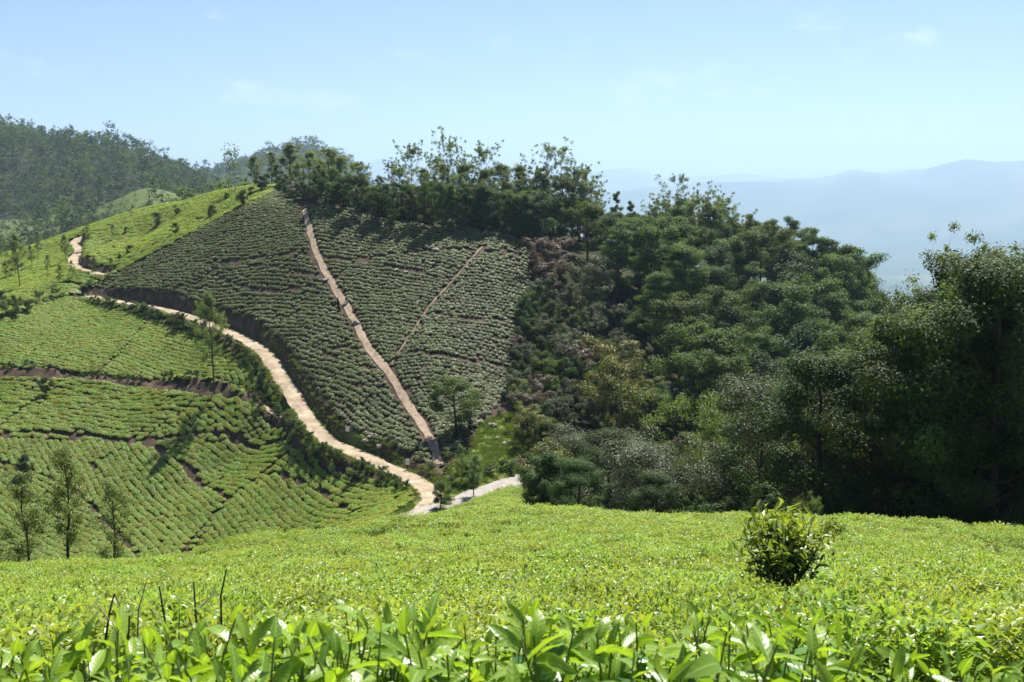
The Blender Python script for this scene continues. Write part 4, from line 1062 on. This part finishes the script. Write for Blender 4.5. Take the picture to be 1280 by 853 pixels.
scatter('distant_wood', np.column_stack([xs, fz - 0.3]), np.column_stack([np.zeros(q), np.zeros(q), trng.uniform(0, 6.28, q)]),
        np.column_stack([sz * np.where(spur | openv, 1.6, 1), sz * np.where(spur | openv, 1.6, 1), sz]), np.where(spur | openv, trng.integers(1, 4, q), trng.integers(0, 5, q)), wood_src, 'dark green wood covering the distant hills behind the ridge', 'wood')
print('far wood', q, 'trees', ntree)
# ------------------------------------------------------------------ small things on the slopes
def box(acc, c, s, m=0, rz=0.0):
    v = np.array([(x, y, z) for z in (-1, 1) for y in (-1, 1) for x in (-1, 1)], float) * np.array(s) / 2
    ca, sa = math.cos(rz), math.sin(rz)
    v = np.stack([v[:, 0] * ca - v[:, 1] * sa, v[:, 0] * sa + v[:, 1] * ca, v[:, 2]], 1) + np.array(c)
    acc.add(v, [(0, 2, 3, 1), (4, 5, 7, 6), (0, 1, 5, 4), (2, 6, 7, 3), (0, 4, 6, 2), (1, 3, 7, 5)], m)

def sign(px, py, w, h, label):
    q = ray_hit(px, py + 4, 85, h=height)
    root = new_obj('sign_board', None, None, (q[0], q[1] - 0.4, h1(q[0], q[1] - 0.4)))
    tag(root, label, 'sign')
    a = Acc(); box(a, (0, 0, 0.75 + h / 2), (w, 0.04, h)); new_obj('board', a.mesh('board', [M['sign']]), root)
    a = Acc()
    for s in (0,):
        box(a, (0, 0.05, 0.45 + h / 2), (0.07, 0.06, 1.3 + h))
    new_obj('post', a.mesh('post', [M['post']]), root)
sign(510, 583, 0.52, 0.8, 'white board on a post against the road bank, nearest the junction')
sign(435, 536, 0.5, 0.65, 'small white board on the road bank above the pale grass patch')
q = ray_hit(424, 543, 85, h=height)
a = Acc(); tube(a, [(0, 0, -0.3), (0.02, 0, 0.6), (0.03, 0.01, 1.3)], [0.06, 0.055, 0.05], 6); tube(a, [(0.0, 0, 1.3), (0.02, 0, 1.34)], [0.07, 0.03], 6)
tag(new_obj('marker_post', a.mesh('marker_post', [M['post']]), None, q), 'short dark marker post at the edge of the dirt road', 'post')
q = ray_hit(423, 391, 120, h=height)
a = Acc()
tube(a, [(0.25, 0, -0.3), (0.16, 0, 0.5), (0.05, 0, 1.2), (-0.05, 0, 1.9), (-0.08, 0.02, 2.5)], [0.24, 0.2, 0.19, 0.2, 0.1], 8)
tube(a, [(0.0, 0, 1.7), (0.16, 0.03, 2.05)], [0.09, 0.04], 5)
tag(new_obj('tree_stump', a.mesh('tree_stump', [M['char']]), None, q), 'thin charred black tree stump standing beside the hill track', 'stump')

def rock(px, py, s, seed, label, group, Y0=100):
    q = ray_hit(px, py, Y0, h=height)
    rng = np.random.default_rng(seed)
    ns, nr_ = 10, 6; v = []
    for i in range(nr_ + 1):
        th = math.pi * i / nr_
        for j in range(ns):
            a = j * 2 * math.pi / ns
            d = 1 + 0.28 * rng.normal() * (0 < i < nr_)
            v.append((math.sin(th) * math.cos(a) * d, math.sin(th) * math.sin(a) * d * 0.8, math.cos(th) * 0.65 * (1 + 0.1 * rng.normal())))
    v = np.array(v) * s
    f = [(i * ns + j, (i + 1) * ns + j, (i + 1) * ns + (j + 1) % ns, i * ns + (j + 1) % ns) for i in range(nr_) for j in range(ns)]
    me = quad_mesh('boulder', v, np.array(f), [M['rock']])
    tag(new_obj('boulder', me, None, q + np.array([0, 0, s * 0.25])), label, 'boulder', group)
for k, (px, py, s) in enumerate([(545, 316, 0.9), (432, 382, 0.55), (437, 378, 0.6), (408, 352, 0.6), (445, 406, 0.7), (553, 518, 0.0), (615, 534, 0.6), (600, 530, 0.6), (632, 556, 0.45), (622, 550, 0.35), (467, 547, 0.7), (458, 556, 0.5), (475, 560, 0.5)]):
    if s:
        lab, g = ('grey boulder lying beside the hill track among the pruned tea', 'boulders by the hill track') if k < 5 else ('pale boulder at the edge of the grassy clearing', 'boulders of the grassy clearing') if k < 10 else ('earthy boulder in the road bank by the pale grass patch', 'boulders in the road bank')
        rock(px, py, s, 40 + k, lab, g)

# grass on the clearing and the verges
def blades(name, seed, nbl, hgt_):
    rng = np.random.default_rng(seed); acc = Acc()
    p = rng.normal(0, 0.22, (nbl, 3)); p[:, 2] = 0
    d = rng.normal(0, 0.35, (nbl, 3)); d[:, 2] = 1; L = hgt_ * rng.uniform(0.5, 1.2, nbl)[:, None]
    s = rng.normal(size=(nbl, 3)); s[:, 2] = 0; s = s / np.linalg.norm(s, axis=1)[:, None] * 0.025
    v = np.stack([p - s, p + s, p + d * L * 0.6 + s * 0.6, p + d * L + np.array([0, 0, -0.1]) * L], 1).reshape(-1, 3)
    acc.add(v, np.arange(nbl * 4).reshape(-1, 4), 0, np.repeat(rng.uniform(0, 1, nbl), 4))
    return acc.mesh(name, [M['grass']])
gsrc = [proto('grass_source', blades('grass_tuft', 900 + k, 60, 0.35)) for k in range(3)]
sel = []
X = trng.uniform(-60, 12, 26000); Y_ = trng.uniform(92, 175, 26000)
zz = height(X, Y_); px, py = project(X, Y_, zz)
ok = in_poly(px, py, GRASSY)
for L, w, w2 in ((paved_l, 2.0, 4.5), (road_l, 1.5, 2.5)):
    d = line_dist(X, Y_, L)[0]; ok |= (d < w2) & (d > w); ok &= d > (w if L is paved_l else 1.5)
ok &= line_dist(X, Y_, track_l)[0] > 0.9
gp = np.column_stack([X, Y_, zz])[ok]; q = len(gp)
scatter('verge_grass', gp, np.column_stack([np.zeros(q), np.zeros(q), trng.uniform(0, 6.28, q)]), np.repeat(trng.uniform(0.5, 1.3, q)[:, None], 3, 1), trng.integers(0, 3, q), gsrc,
        'short yellowish grass of the clearing and road verges', 'grass')

# ------------------------------------------------------------------ foreground tea slope
def shoot_patch(name, seed, rad, nsh, lo, hi, ll, lw, fold, matname, under):
    """a bit of clipped tea surface: upright young shoots over flatter mature leaves"""
    rng = np.random.default_rng(seed); acc = Acc()
    for i in range(nsh):
        a = rng.uniform(0, 6.28); r_ = rad * math.sqrt(rng.random())
        base = np.array([r_ * math.cos(a), r_ * math.sin(a), rng.uniform(lo, hi)])
        k = rng.integers(3, 6); az0 = rng.uniform(0, 6.28)
        lean = rng.normal(0, 0.25, 2)
        for j in range(k):
            az = az0 + j * 2.4 + rng.normal(0, 0.3)
            el = (0.35 + 0.25 * j + rng.normal(0, 0.2)); el = min(1.45, el)
            d = np.array([math.cos(az) * math.cos(el) + lean[0], math.sin(az) * math.cos(el) + lean[1], math.sin(el)]); d /= np.linalg.norm(d)
            s = np.cross(d, [0, 0, 1]) + rng.normal(0, 0.15, 3); s -= d * (s @ d); s /= np.linalg.norm(s) + 1e-9
            nrm = np.cross(s, d)
            L_ = ll * rng.uniform(0.7, 1.15) * (1 - 0.08 * j); w = lw * rng.uniform(0.8, 1.2)
            p0 = base + np.array([0, 0, 0.015 * j])
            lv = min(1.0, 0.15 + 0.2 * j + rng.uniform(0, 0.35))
            mid_ = p0 + d * L_ * 0.5; tip = p0 + d * L_ - nrm * L_ * 0.18
            if fold:
                v = [p0, mid_ + s * w / 2 + nrm * w * 0.18, tip, mid_ + nrm * w * -0.05, mid_ - s * w / 2 + nrm * w * 0.18]
                acc.add(v, [(0, 1, 2, 3), (0, 3, 2, 4)], 0, lv)
            else:
                acc.add([p0, mid_ + s * w / 2, tip, mid_ - s * w / 2], [(0, 1, 2, 3)], 0, lv)
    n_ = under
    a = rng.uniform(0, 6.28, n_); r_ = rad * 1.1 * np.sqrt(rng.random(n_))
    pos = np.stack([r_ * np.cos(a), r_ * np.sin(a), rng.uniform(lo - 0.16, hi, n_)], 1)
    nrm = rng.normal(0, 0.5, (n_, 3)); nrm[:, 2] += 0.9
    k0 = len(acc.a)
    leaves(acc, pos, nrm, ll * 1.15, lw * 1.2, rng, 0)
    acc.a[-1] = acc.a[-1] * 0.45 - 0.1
    return acc.mesh(name, [M[matname]])
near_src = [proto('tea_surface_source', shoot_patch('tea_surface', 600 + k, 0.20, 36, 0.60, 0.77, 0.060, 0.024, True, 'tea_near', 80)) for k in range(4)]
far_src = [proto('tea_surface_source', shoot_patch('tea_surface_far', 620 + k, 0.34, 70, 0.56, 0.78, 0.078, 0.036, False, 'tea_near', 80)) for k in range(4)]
pts = []; idx = []; scl = []
X = []; Y_ = []
for (ya, yb, den, which) in ((3.3, 5.5, 26.0, 0), (5.5, 11, 18.0, 0), (11, 24, 7.0, 1), (24, 60, 5.0, 1), (60, 112, 3.2, 1)):
    half = lambda y: 0.70 * y + 2.0
    area = (half(ya) + half(yb)) * (yb - ya)
    k = int(area * den)
    y = np.sqrt(trng.uniform(ya ** 2, yb ** 2, k)) if ya > 4 else trng.uniform(ya, yb, k)
    x = trng.uniform(-1, 1, k) * half(y)
    z = height(x, y); px, py = project(x, y, z)
    m = ~forest_mask(x, y, px) & (y < np.interp(px, [-200, 0, 200, 300, 480, 560, 640, 660, 700, 800, 960, 1280, 1500], [44, 46, 50, 54, 62, 88, 112, 112, 64, 58, 54, 49, 47]))
    m &= (line_dist(x, y, paved_l)[0] > 3.0)
    thin = fbm(x / 5.5, y / 2.2, 3, 71)
    seam = np.abs(((y + 2.2 * fbm(x / 7, y / 7, 2, 72)) / 1.5) % 1.0 - 0.5) < 0.06
    seam &= fbm(x / 3.0, y / 3.0, 2, 73) > -0.08
    m &= ~(seam & (y > 5) & (trng.random(k) < 0.8))
    m &= (thin < 0.40) | (trng.random(k) < 0.55)
    x, y, z, thin = x[m], y[m], z[m], thin[m]
    s = trng.uniform(0.8, 1.2, len(x)) * np.where(y > 40, 1.25, 1.0)
    X.append(np.column_stack([x, y, z - 0.12 * np.clip(thin - 0.3, 0, 1) * 2])); scl.append(np.column_stack([s, s, s ** 0.5 * trng.uniform(0.85, 1.12, len(x))]))
    idx.append(trng.integers(0, 4, len(x)) + 4 * which)
pts = np.concatenate(X); scl = np.concatenate(scl); idx = np.concatenate(idx); q = len(pts)
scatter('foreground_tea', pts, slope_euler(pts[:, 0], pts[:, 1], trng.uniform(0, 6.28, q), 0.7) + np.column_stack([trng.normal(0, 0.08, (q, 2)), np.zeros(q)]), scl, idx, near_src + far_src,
        'bright yellow green clipped tea surface falling away from the viewer', 'tea bushes')
print('fg patches', q)

# leaf meshes of the nearest bushes
def leaf_mesh(name, seed, L_, w, bend, fold, material, twist):
    rng = np.random.default_rng(seed)
    k = 7; v = []; f = []
    for i in range(k):
        t = i / (k - 1)
        hw = w * 0.5 * (math.sin(math.pi * min(1, t * 0.98 + 0.02)) ** 0.75) * (1 - 0.25 * t) + 0.0006
        y = L_ * (math.sin(bend * t) / bend if bend else t); z = L_ * (-(1 - math.cos(bend * t)) / bend if bend else 0)
        tw = twist * t
        for s in (-1, 0, 1):
            dx = s * hw; dz = abs(s) * hw * fold + 0.0012 * math.sin(t * 19 + s)
            v.append((dx * math.cos(tw) - dz * math.sin(tw) * 0.3, y, z + dz * math.cos(tw) + dx * math.sin(tw)))
    for i in range(k - 1):
        for s in range(2):
            a = i * 3 + s; f.append((a, a + 1, a + 4, a + 3))
    return quad_mesh(name, v, np.array(f), [material], None, None, True)

def near_leaf_mat(name, base, light, rough, transl):
    m, N, L, o = mat(name)
    tc = N.new('ShaderNodeTexCoord'); sep = N.new('ShaderNodeSeparateXYZ'); L.new(tc.outputs['Object'], sep.inputs[0])
    ab = N.new('ShaderNodeMath'); ab.operation = 'ABSOLUTE'; L.new(sep.outputs['X'], ab.inputs[0])
    mr = N.new('ShaderNodeMapRange'); mr.inputs[1].default_value = 0.0004; mr.inputs[2].default_value = 0.0016; mr.inputs[3].default_value = 0.55; mr.inputs[4].default_value = 0.0
    L.new(ab.outputs[0], mr.inputs[0])
    # side veins slanting off the midrib
    vm = N.new('ShaderNodeMath'); vm.operation = 'MULTIPLY_ADD'; vm.inputs[1].default_value = -0.8; L.new(ab.outputs[0], vm.inputs[0]); L.new(sep.outputs['Y'], vm.inputs[2])
    sn = N.new('ShaderNodeMath'); sn.operation = 'MULTIPLY'; sn.inputs[1].default_value = 620; L.new(vm.outputs[0], sn.inputs[0])
    si = N.new('ShaderNodeMath'); si.operation = 'SINE'; L.new(sn.outputs[0], si.inputs[0])
    oi = N.new('ShaderNodeObjectInfo')
    no = N.new('ShaderNodeTexNoise'); no.inputs['Scale'].default_value = 40; L.new(tc.outputs['Object'], no.inputs['Vector'])
    ad = N.new('ShaderNodeMath'); ad.operation = 'MULTIPLY_ADD'; ad.inputs[1].default_value = 0.35; L.new(no.outputs[0], ad.inputs[0]); L.new(oi.outputs['Random'], ad.inputs[2])
    mx = N.new('ShaderNodeMix'); mx.data_type = 'RGBA'; mx.inputs[6].default_value = (*base, 1); mx.inputs[7].default_value = (*light, 1)
    cl_ = N.new('ShaderNodeClamp'); L.new(ad.outputs[0], cl_.inputs[0]); L.new(cl_.outputs[0], mx.inputs[0])
    mv = N.new('ShaderNodeMix'); mv.data_type = 'RGBA'; mv.inputs[7].default_value = (*[min(0.6, c * 1.5 + 0.05) for c in light], 1)
    L.new(mr.outputs[0], mv.inputs[0]); L.new(mx.outputs[2], mv.inputs[6])
    p = N.new('ShaderNodeBsdfPrincipled'); p.inputs['Roughness'].default_value = rough; p.inputs['Specular IOR Level'].default_value = 0.5
    L.new(mv.outputs[2], p.inputs['Base Color'])
    bp = N.new('ShaderNodeBump'); bp.inputs['Strength'].default_value = 0.12; bp.inputs['Distance'].default_value = 0.001
    L.new(si.outputs[0], bp.inputs['Height']); L.new(bp.outputs[0], p.inputs['Normal'])
    t = N.new('ShaderNodeBsdfTranslucent')
    mu = N.new('ShaderNodeMix'); mu.data_type = 'RGBA'; mu.blend_type = 'MULTIPLY'; mu.inputs[0].default_value = 1.0; mu.inputs[7].default_value = (1.5, 1.4, 0.45, 1)
    L.new(mv.outputs[2], mu.inputs[6]); L.new(mu.outputs[2], t.inputs['Color'])
    ms = N.new('ShaderNodeMixShader'); ms.inputs[0].default_value = transl
    L.new(p.outputs[0], ms.inputs[1]); L.new(t.outputs[0], ms.inputs[2]); L.new(ms.outputs[0], o.inputs[0])
    return m
ML_Y = near_leaf_mat('young_tea_leaf', (0.11, 0.22, 0.02), (0.24, 0.36, 0.045), 0.34, 0.45)
ML_M = near_leaf_mat('mature_tea_leaf', (0.035, 0.095, 0.018), (0.09, 0.19, 0.025), 0.24, 0.30)
LY = [leaf_mesh('young_leaf', 1 + k, 0.082, [0.030, 0.026, 0.033, 0.028][k], [0.25, 0.7, 1.2, 0.5][k], [0.3, 0.45, 0.2, 0.35][k], ML_Y, [0.2, -0.6, 0.3, 0.9][k]) for k in range(4)]
LM = [leaf_mesh('mature_leaf', 11 + k, 0.098, [0.040, 0.036, 0.044, 0.038][k], [0.5, 1.0, 1.5, 0.8][k], [0.22, 0.3, 0.15, 0.4][k], ML_M, [0.2, -0.7, 0.6, -0.2][k]) for k in range(4)]
MST = plain_mat('green_stem', (0.10, 0.15, 0.03), (0.18, 0.2, 0.06), 30)
STEMS = []
for k in range(5):
    rng = np.random.default_rng(700 + k); a = Acc()
    H_ = [0.20, 0.26, 0.32, 0.24, 0.29][k]
    t = np.linspace(0, 1, 6); c = np.stack([0.035 * rng.normal() * t ** 2, 0.035 * rng.normal() * t ** 2, H_ * t], 1)
    tube(a, c, 0.0032 - 0.0018 * t, 5)
    STEMS.append((a.mesh('shoot_stem', [MST], True), c))
from mathutils import Matrix, Euler
frng = np.random.default_rng(31)
def shoot(parent, loc, k, rz, tilt, sc, young=0.5):
    me, c = STEMS[k]
    s = new_obj('tea_shoot', me, parent, loc); s.rotation_euler = (tilt[0], tilt[1], rz); s.scale = (sc, sc, sc)
    nlv = frng.integers(8, 11)
    az = frng.uniform(0, 6.28)
    for j in range(nlv):
        t = 0.12 + 0.88 * (j + 0.5) / nlv
        p = np.array([np.interp(t, np.linspace(0, 1, 6), c[:, i]) for i in range(3)])
        az += 2.4 + frng.normal(0, 0.25)
        top_ = t > 1 - young
        el = 0.1 + 0.9 * max(0, t - 0.35) + frng.normal(0, 0.32)
        if j == nlv - 1: el = 1.25
        l = new_obj('leaf', (LY if top_ else LM)[frng.integers(4)], s, p)
        l.rotation_euler = (el, frng.normal(0, 0.45), az)
        q_ = frng.uniform(0.6, 1.1) * (0.72 if j == nlv - 1 else 1.0)
        l.scale = (q_, q_, q_)
    return s
TOP_PX = [-300, 0, 60, 110, 200, 270, 330, 400, 470, 560, 640, 700, 760, 820, 900, 1000, 1040, 1080, 1150, 1250, 1300, 1600]
TOP_PY = [800, 795, 785, 768, 772, 745, 746, 766, 754, 752, 762, 750, 766, 757, 764, 756, 800, 812, 806, 803, 795, 795]
def tea_plant(px, Y, rad, nsh, hgt_, label, young, zoff=0.0):
    x = at(px, 800, Y)[0]; z = h1(x, Y)
    root = new_obj('tea_bush', None, None, (x, Y, z)); root.empty_display_size = 0.3
    tag(root, label, 'tea bush', None)
    a = Acc()
    for i in range(9):
        an = frng.uniform(0, 6.28); rr_ = rad * math.sqrt(frng.random()) * 0.85
        e = np.array([rr_ * math.cos(an), rr_ * math.sin(an), hgt_ * 1.15])
        tube(a, [(0, 0, -0.1), e * np.array([0.5, 0.5, 0.5]) + frng.normal(0, 0.02, 3), e], [0.014, 0.009, 0.005], 5)
    new_obj('branches', a.mesh('branches', [M['twig']], True), root)
    for i in range(nsh):
        an = i * 2.399 + frng.normal(0, 0.2); q_ = math.sqrt((i + 0.5) / nsh); rr_ = rad * q_
        wx, wy = x + rr_ * math.cos(an), Y + rr_ * math.sin(an)
        spx = W0 / 2 + F * wx / max(0.4, wy * CP + 0.1)
        top_py = np.interp(spx, TOP_PX, TOP_PY) - 14 + abs(frng.normal(0, 24))
        ks = int(frng.integers(5)); sc_ = frng.uniform(0.8, 1.1)
        h_ = at(spx, top_py, wy)[2] - z - STEMS[ks][1][-1][2] * sc_ - 0.05
        shoot(root, (rr_ * math.cos(an), rr_ * math.sin(an), h_), ks, frng.uniform(0, 6.28),
              (frng.normal(0, 0.15) - 0.3 * q_ * math.sin(an), frng.normal(0, 0.15) + 0.3 * q_ * math.cos(an)), sc_, young)
        if i % 2 == 0:
            shoot(root, (rr_ * math.cos(an + 0.4), rr_ * math.sin(an + 0.4), h_ - 0.13), ks, frng.uniform(0, 6.28), (frng.normal(0, 0.35), frng.normal(0, 0.35)), 0.95, 0.08)
    return root
tea_plant(40, 1.65, 0.32, 40, 0.50, 'leafy tea bush at the left end of the front row, before the bare twigs', 0.5)
tea_plant(300, 1.55, 0.34, 60, 0.60, 'tall tea bush with broad upright yellow green leaves beside the bare twigs', 0.5)
tea_plant(560, 1.60, 0.36, 62, 0.58, 'leafy tea bush in the front row with curled bright shoots, next to the twig bush', 0.45)
tea_plant(790, 1.60, 0.36, 66, 0.56, 'dense tea bush with dark glossy lower leaves in front of the wineglass bush', 0.32)
tea_plant(975, 1.75, 0.28, 36, 0.56, 'small tea bush with long pale shoots just before the wineglass bush', 0.55)
tea_plant(1160, 1.55, 0.32, 44, 0.46, 'low tea bush at the right end of the front row', 0.55)
tea_plant(1330, 1.6, 0.32, 36, 0.46, 'tea bush partly cut by the frame beyond the low front bush', 0.55)
tea_plant(-140, 1.7, 0.30, 26, 0.5, 'tea bush cut by the frame at the left of the front row', 0.5)

# bare pruned twigs standing out of the front row
def twigs(px, Y, items, label):
    x = at(px, 760, Y)[0]; z = h1(x, Y)
    root = new_obj('bare_twigs', None, None, (x, Y, z)); tag(root, label, 'twigs')
    for pts_, r_ in items:
        a = Acc(); tube(a, pts_, np.linspace(r_ * 0.5, r_ * 0.32, len(pts_)), 6)
        new_obj('twig', a.mesh('twig', [M['post'] if r_ > 0.0045 else M['twig']], True), root)
Yt = 2.15
x0, z0 = at(205, 760, Yt)[0], h1(at(205, 760, Yt)[0], Yt)
def TW(lst, r_):
    return ([tuple(at(px, py, Yt + k * 0.02) - np.array([x0, Yt, z0])) for k, (px, py) in enumerate(lst)], r_)
twigs(205, Yt, [TW([(210, 830), (206, 775), (199, 733)], 0.006), TW([(132, 800), (137, 765), (143, 742)], 0.006), TW([(136, 775), (126, 762), (119, 752)], 0.004), TW([(143, 742), (150, 758)], 0.003),
                TW([(172, 800), (173, 762), (183, 728)], 0.004), TW([(224, 810), (224, 762)], 0.004), TW([(247, 800), (244, 757), (242, 727)], 0.0055),
                TW([(250, 760), (262, 747), (270, 741)], 0.004), TW([(277, 800), (276, 745), (283, 712)], 0.006), TW([(160, 800), (162, 770)], 0.007)],
      'dark bare pruned twigs poking up from the front tea bushes')

# the lone wineglass shaped bush
def lone_bush(px, base, Y, h, w, label, seed, nst, nlv):
    x = at(px, base, Y)[0]; z = h1(x, Y)
    rng = np.random.default_rng(seed)
    root = new_obj('tea_bush', None, None, (x, Y, z)); tag(root, label, 'bush')
    a = Acc(); b = Acc()
    for i in range(nst):
        an = i * 2.4 + rng.normal(0, 0.3); q_ = math.sqrt((i + 0.5) / nst)
        e = np.array([w * q_ * math.cos(an), w * q_ * math.sin(an), h * (0.98 - 0.12 * q_ ** 2) + rng.normal(0, 0.03)])
        p1 = e * np.array([0.05, 0.05, 0.45]); p2 = e * np.array([0.45, 0.45, 0.68])
        L_ = np.array([(0, 0, -0.15), p1, p2, e])
        tube(a, L_, [0.018, 0.012, 0.008, 0.003], 5)
        for j in range(nlv):
            t = 1.0 - 0.36 * rng.random() ** 1.2
            c = np.array([np.interp(t * 3, [0, 1, 2, 3], L_[:, k]) for k in range(3)]) + rng.normal(0, 0.06 * min(1, w * 3), 3)
            n_ = rng.normal(0, 0.6, (1, 3)) + np.array([[0, 0, 0.6]])
            leaves(b, c[None], n_, 0.11, 0.045, rng, 0 if t > 0.86 else 1, 0, 0.9)
    new_obj('stems', a.mesh('stems', [M['char']], True), root)
    new_obj('foliage', b.mesh('foliage', [M['tea_near'], M['tea_dark']]), root)
    return root
M['tea_dark'] = leaf_mat('tea_leaf_mature', (0.02, 0.045, 0.01), (0.045, 0.095, 0.018), (0.09, 0.16, 0.03), rough=0.3, transl=0.25, spec=0.55)
lone_bush(978, 765, 9.9, 1.74, 0.50, 'lone uncut wineglass shaped bush with dark leaves standing above the clipped tea', 5, 26, 52)
lone_bush(491, 720, 18, 0.95, 0.10, 'tiny dark seedling sticking out of the clipped tea', 6, 7, 26)
lone_bush(1040, 690, 30, 1.5, 0.45, 'small leafy sprig of tea on the crest before the dark wood', 8, 20, 40)

# ------------------------------------------------------------------ haze
zlo, zhi = float(gz.min()) - 1.5, max(float(gz.max()), 60.0) + 12
X0, X1, Ya, Yb = float(gx.min()) - 200, float(gx.max()) + 200, -60.0, float(gy.max()) + 200
a = Acc(); box(a, ((X0 + X1) / 2, (Ya + Yb) / 2, (zlo + zhi) / 2), (X1 - X0, Yb - Ya, zhi - zlo))
hm, HN, HL, ho = mat('haze')
pv = HN.new('ShaderNodeVolumePrincipled'); pv.inputs['Color'].default_value = (0.54, 0.75, 1.0, 1); pv.inputs['Density'].default_value = HAZE_DENSITY
pv.inputs['Anisotropy'].default_value = 0.36
HL.new(pv.outputs[0], ho.inputs['Volume'])
tag(new_obj('haze', a.mesh('haze', [hm])), kind='stuff')
print('haze z', zlo, zhi)
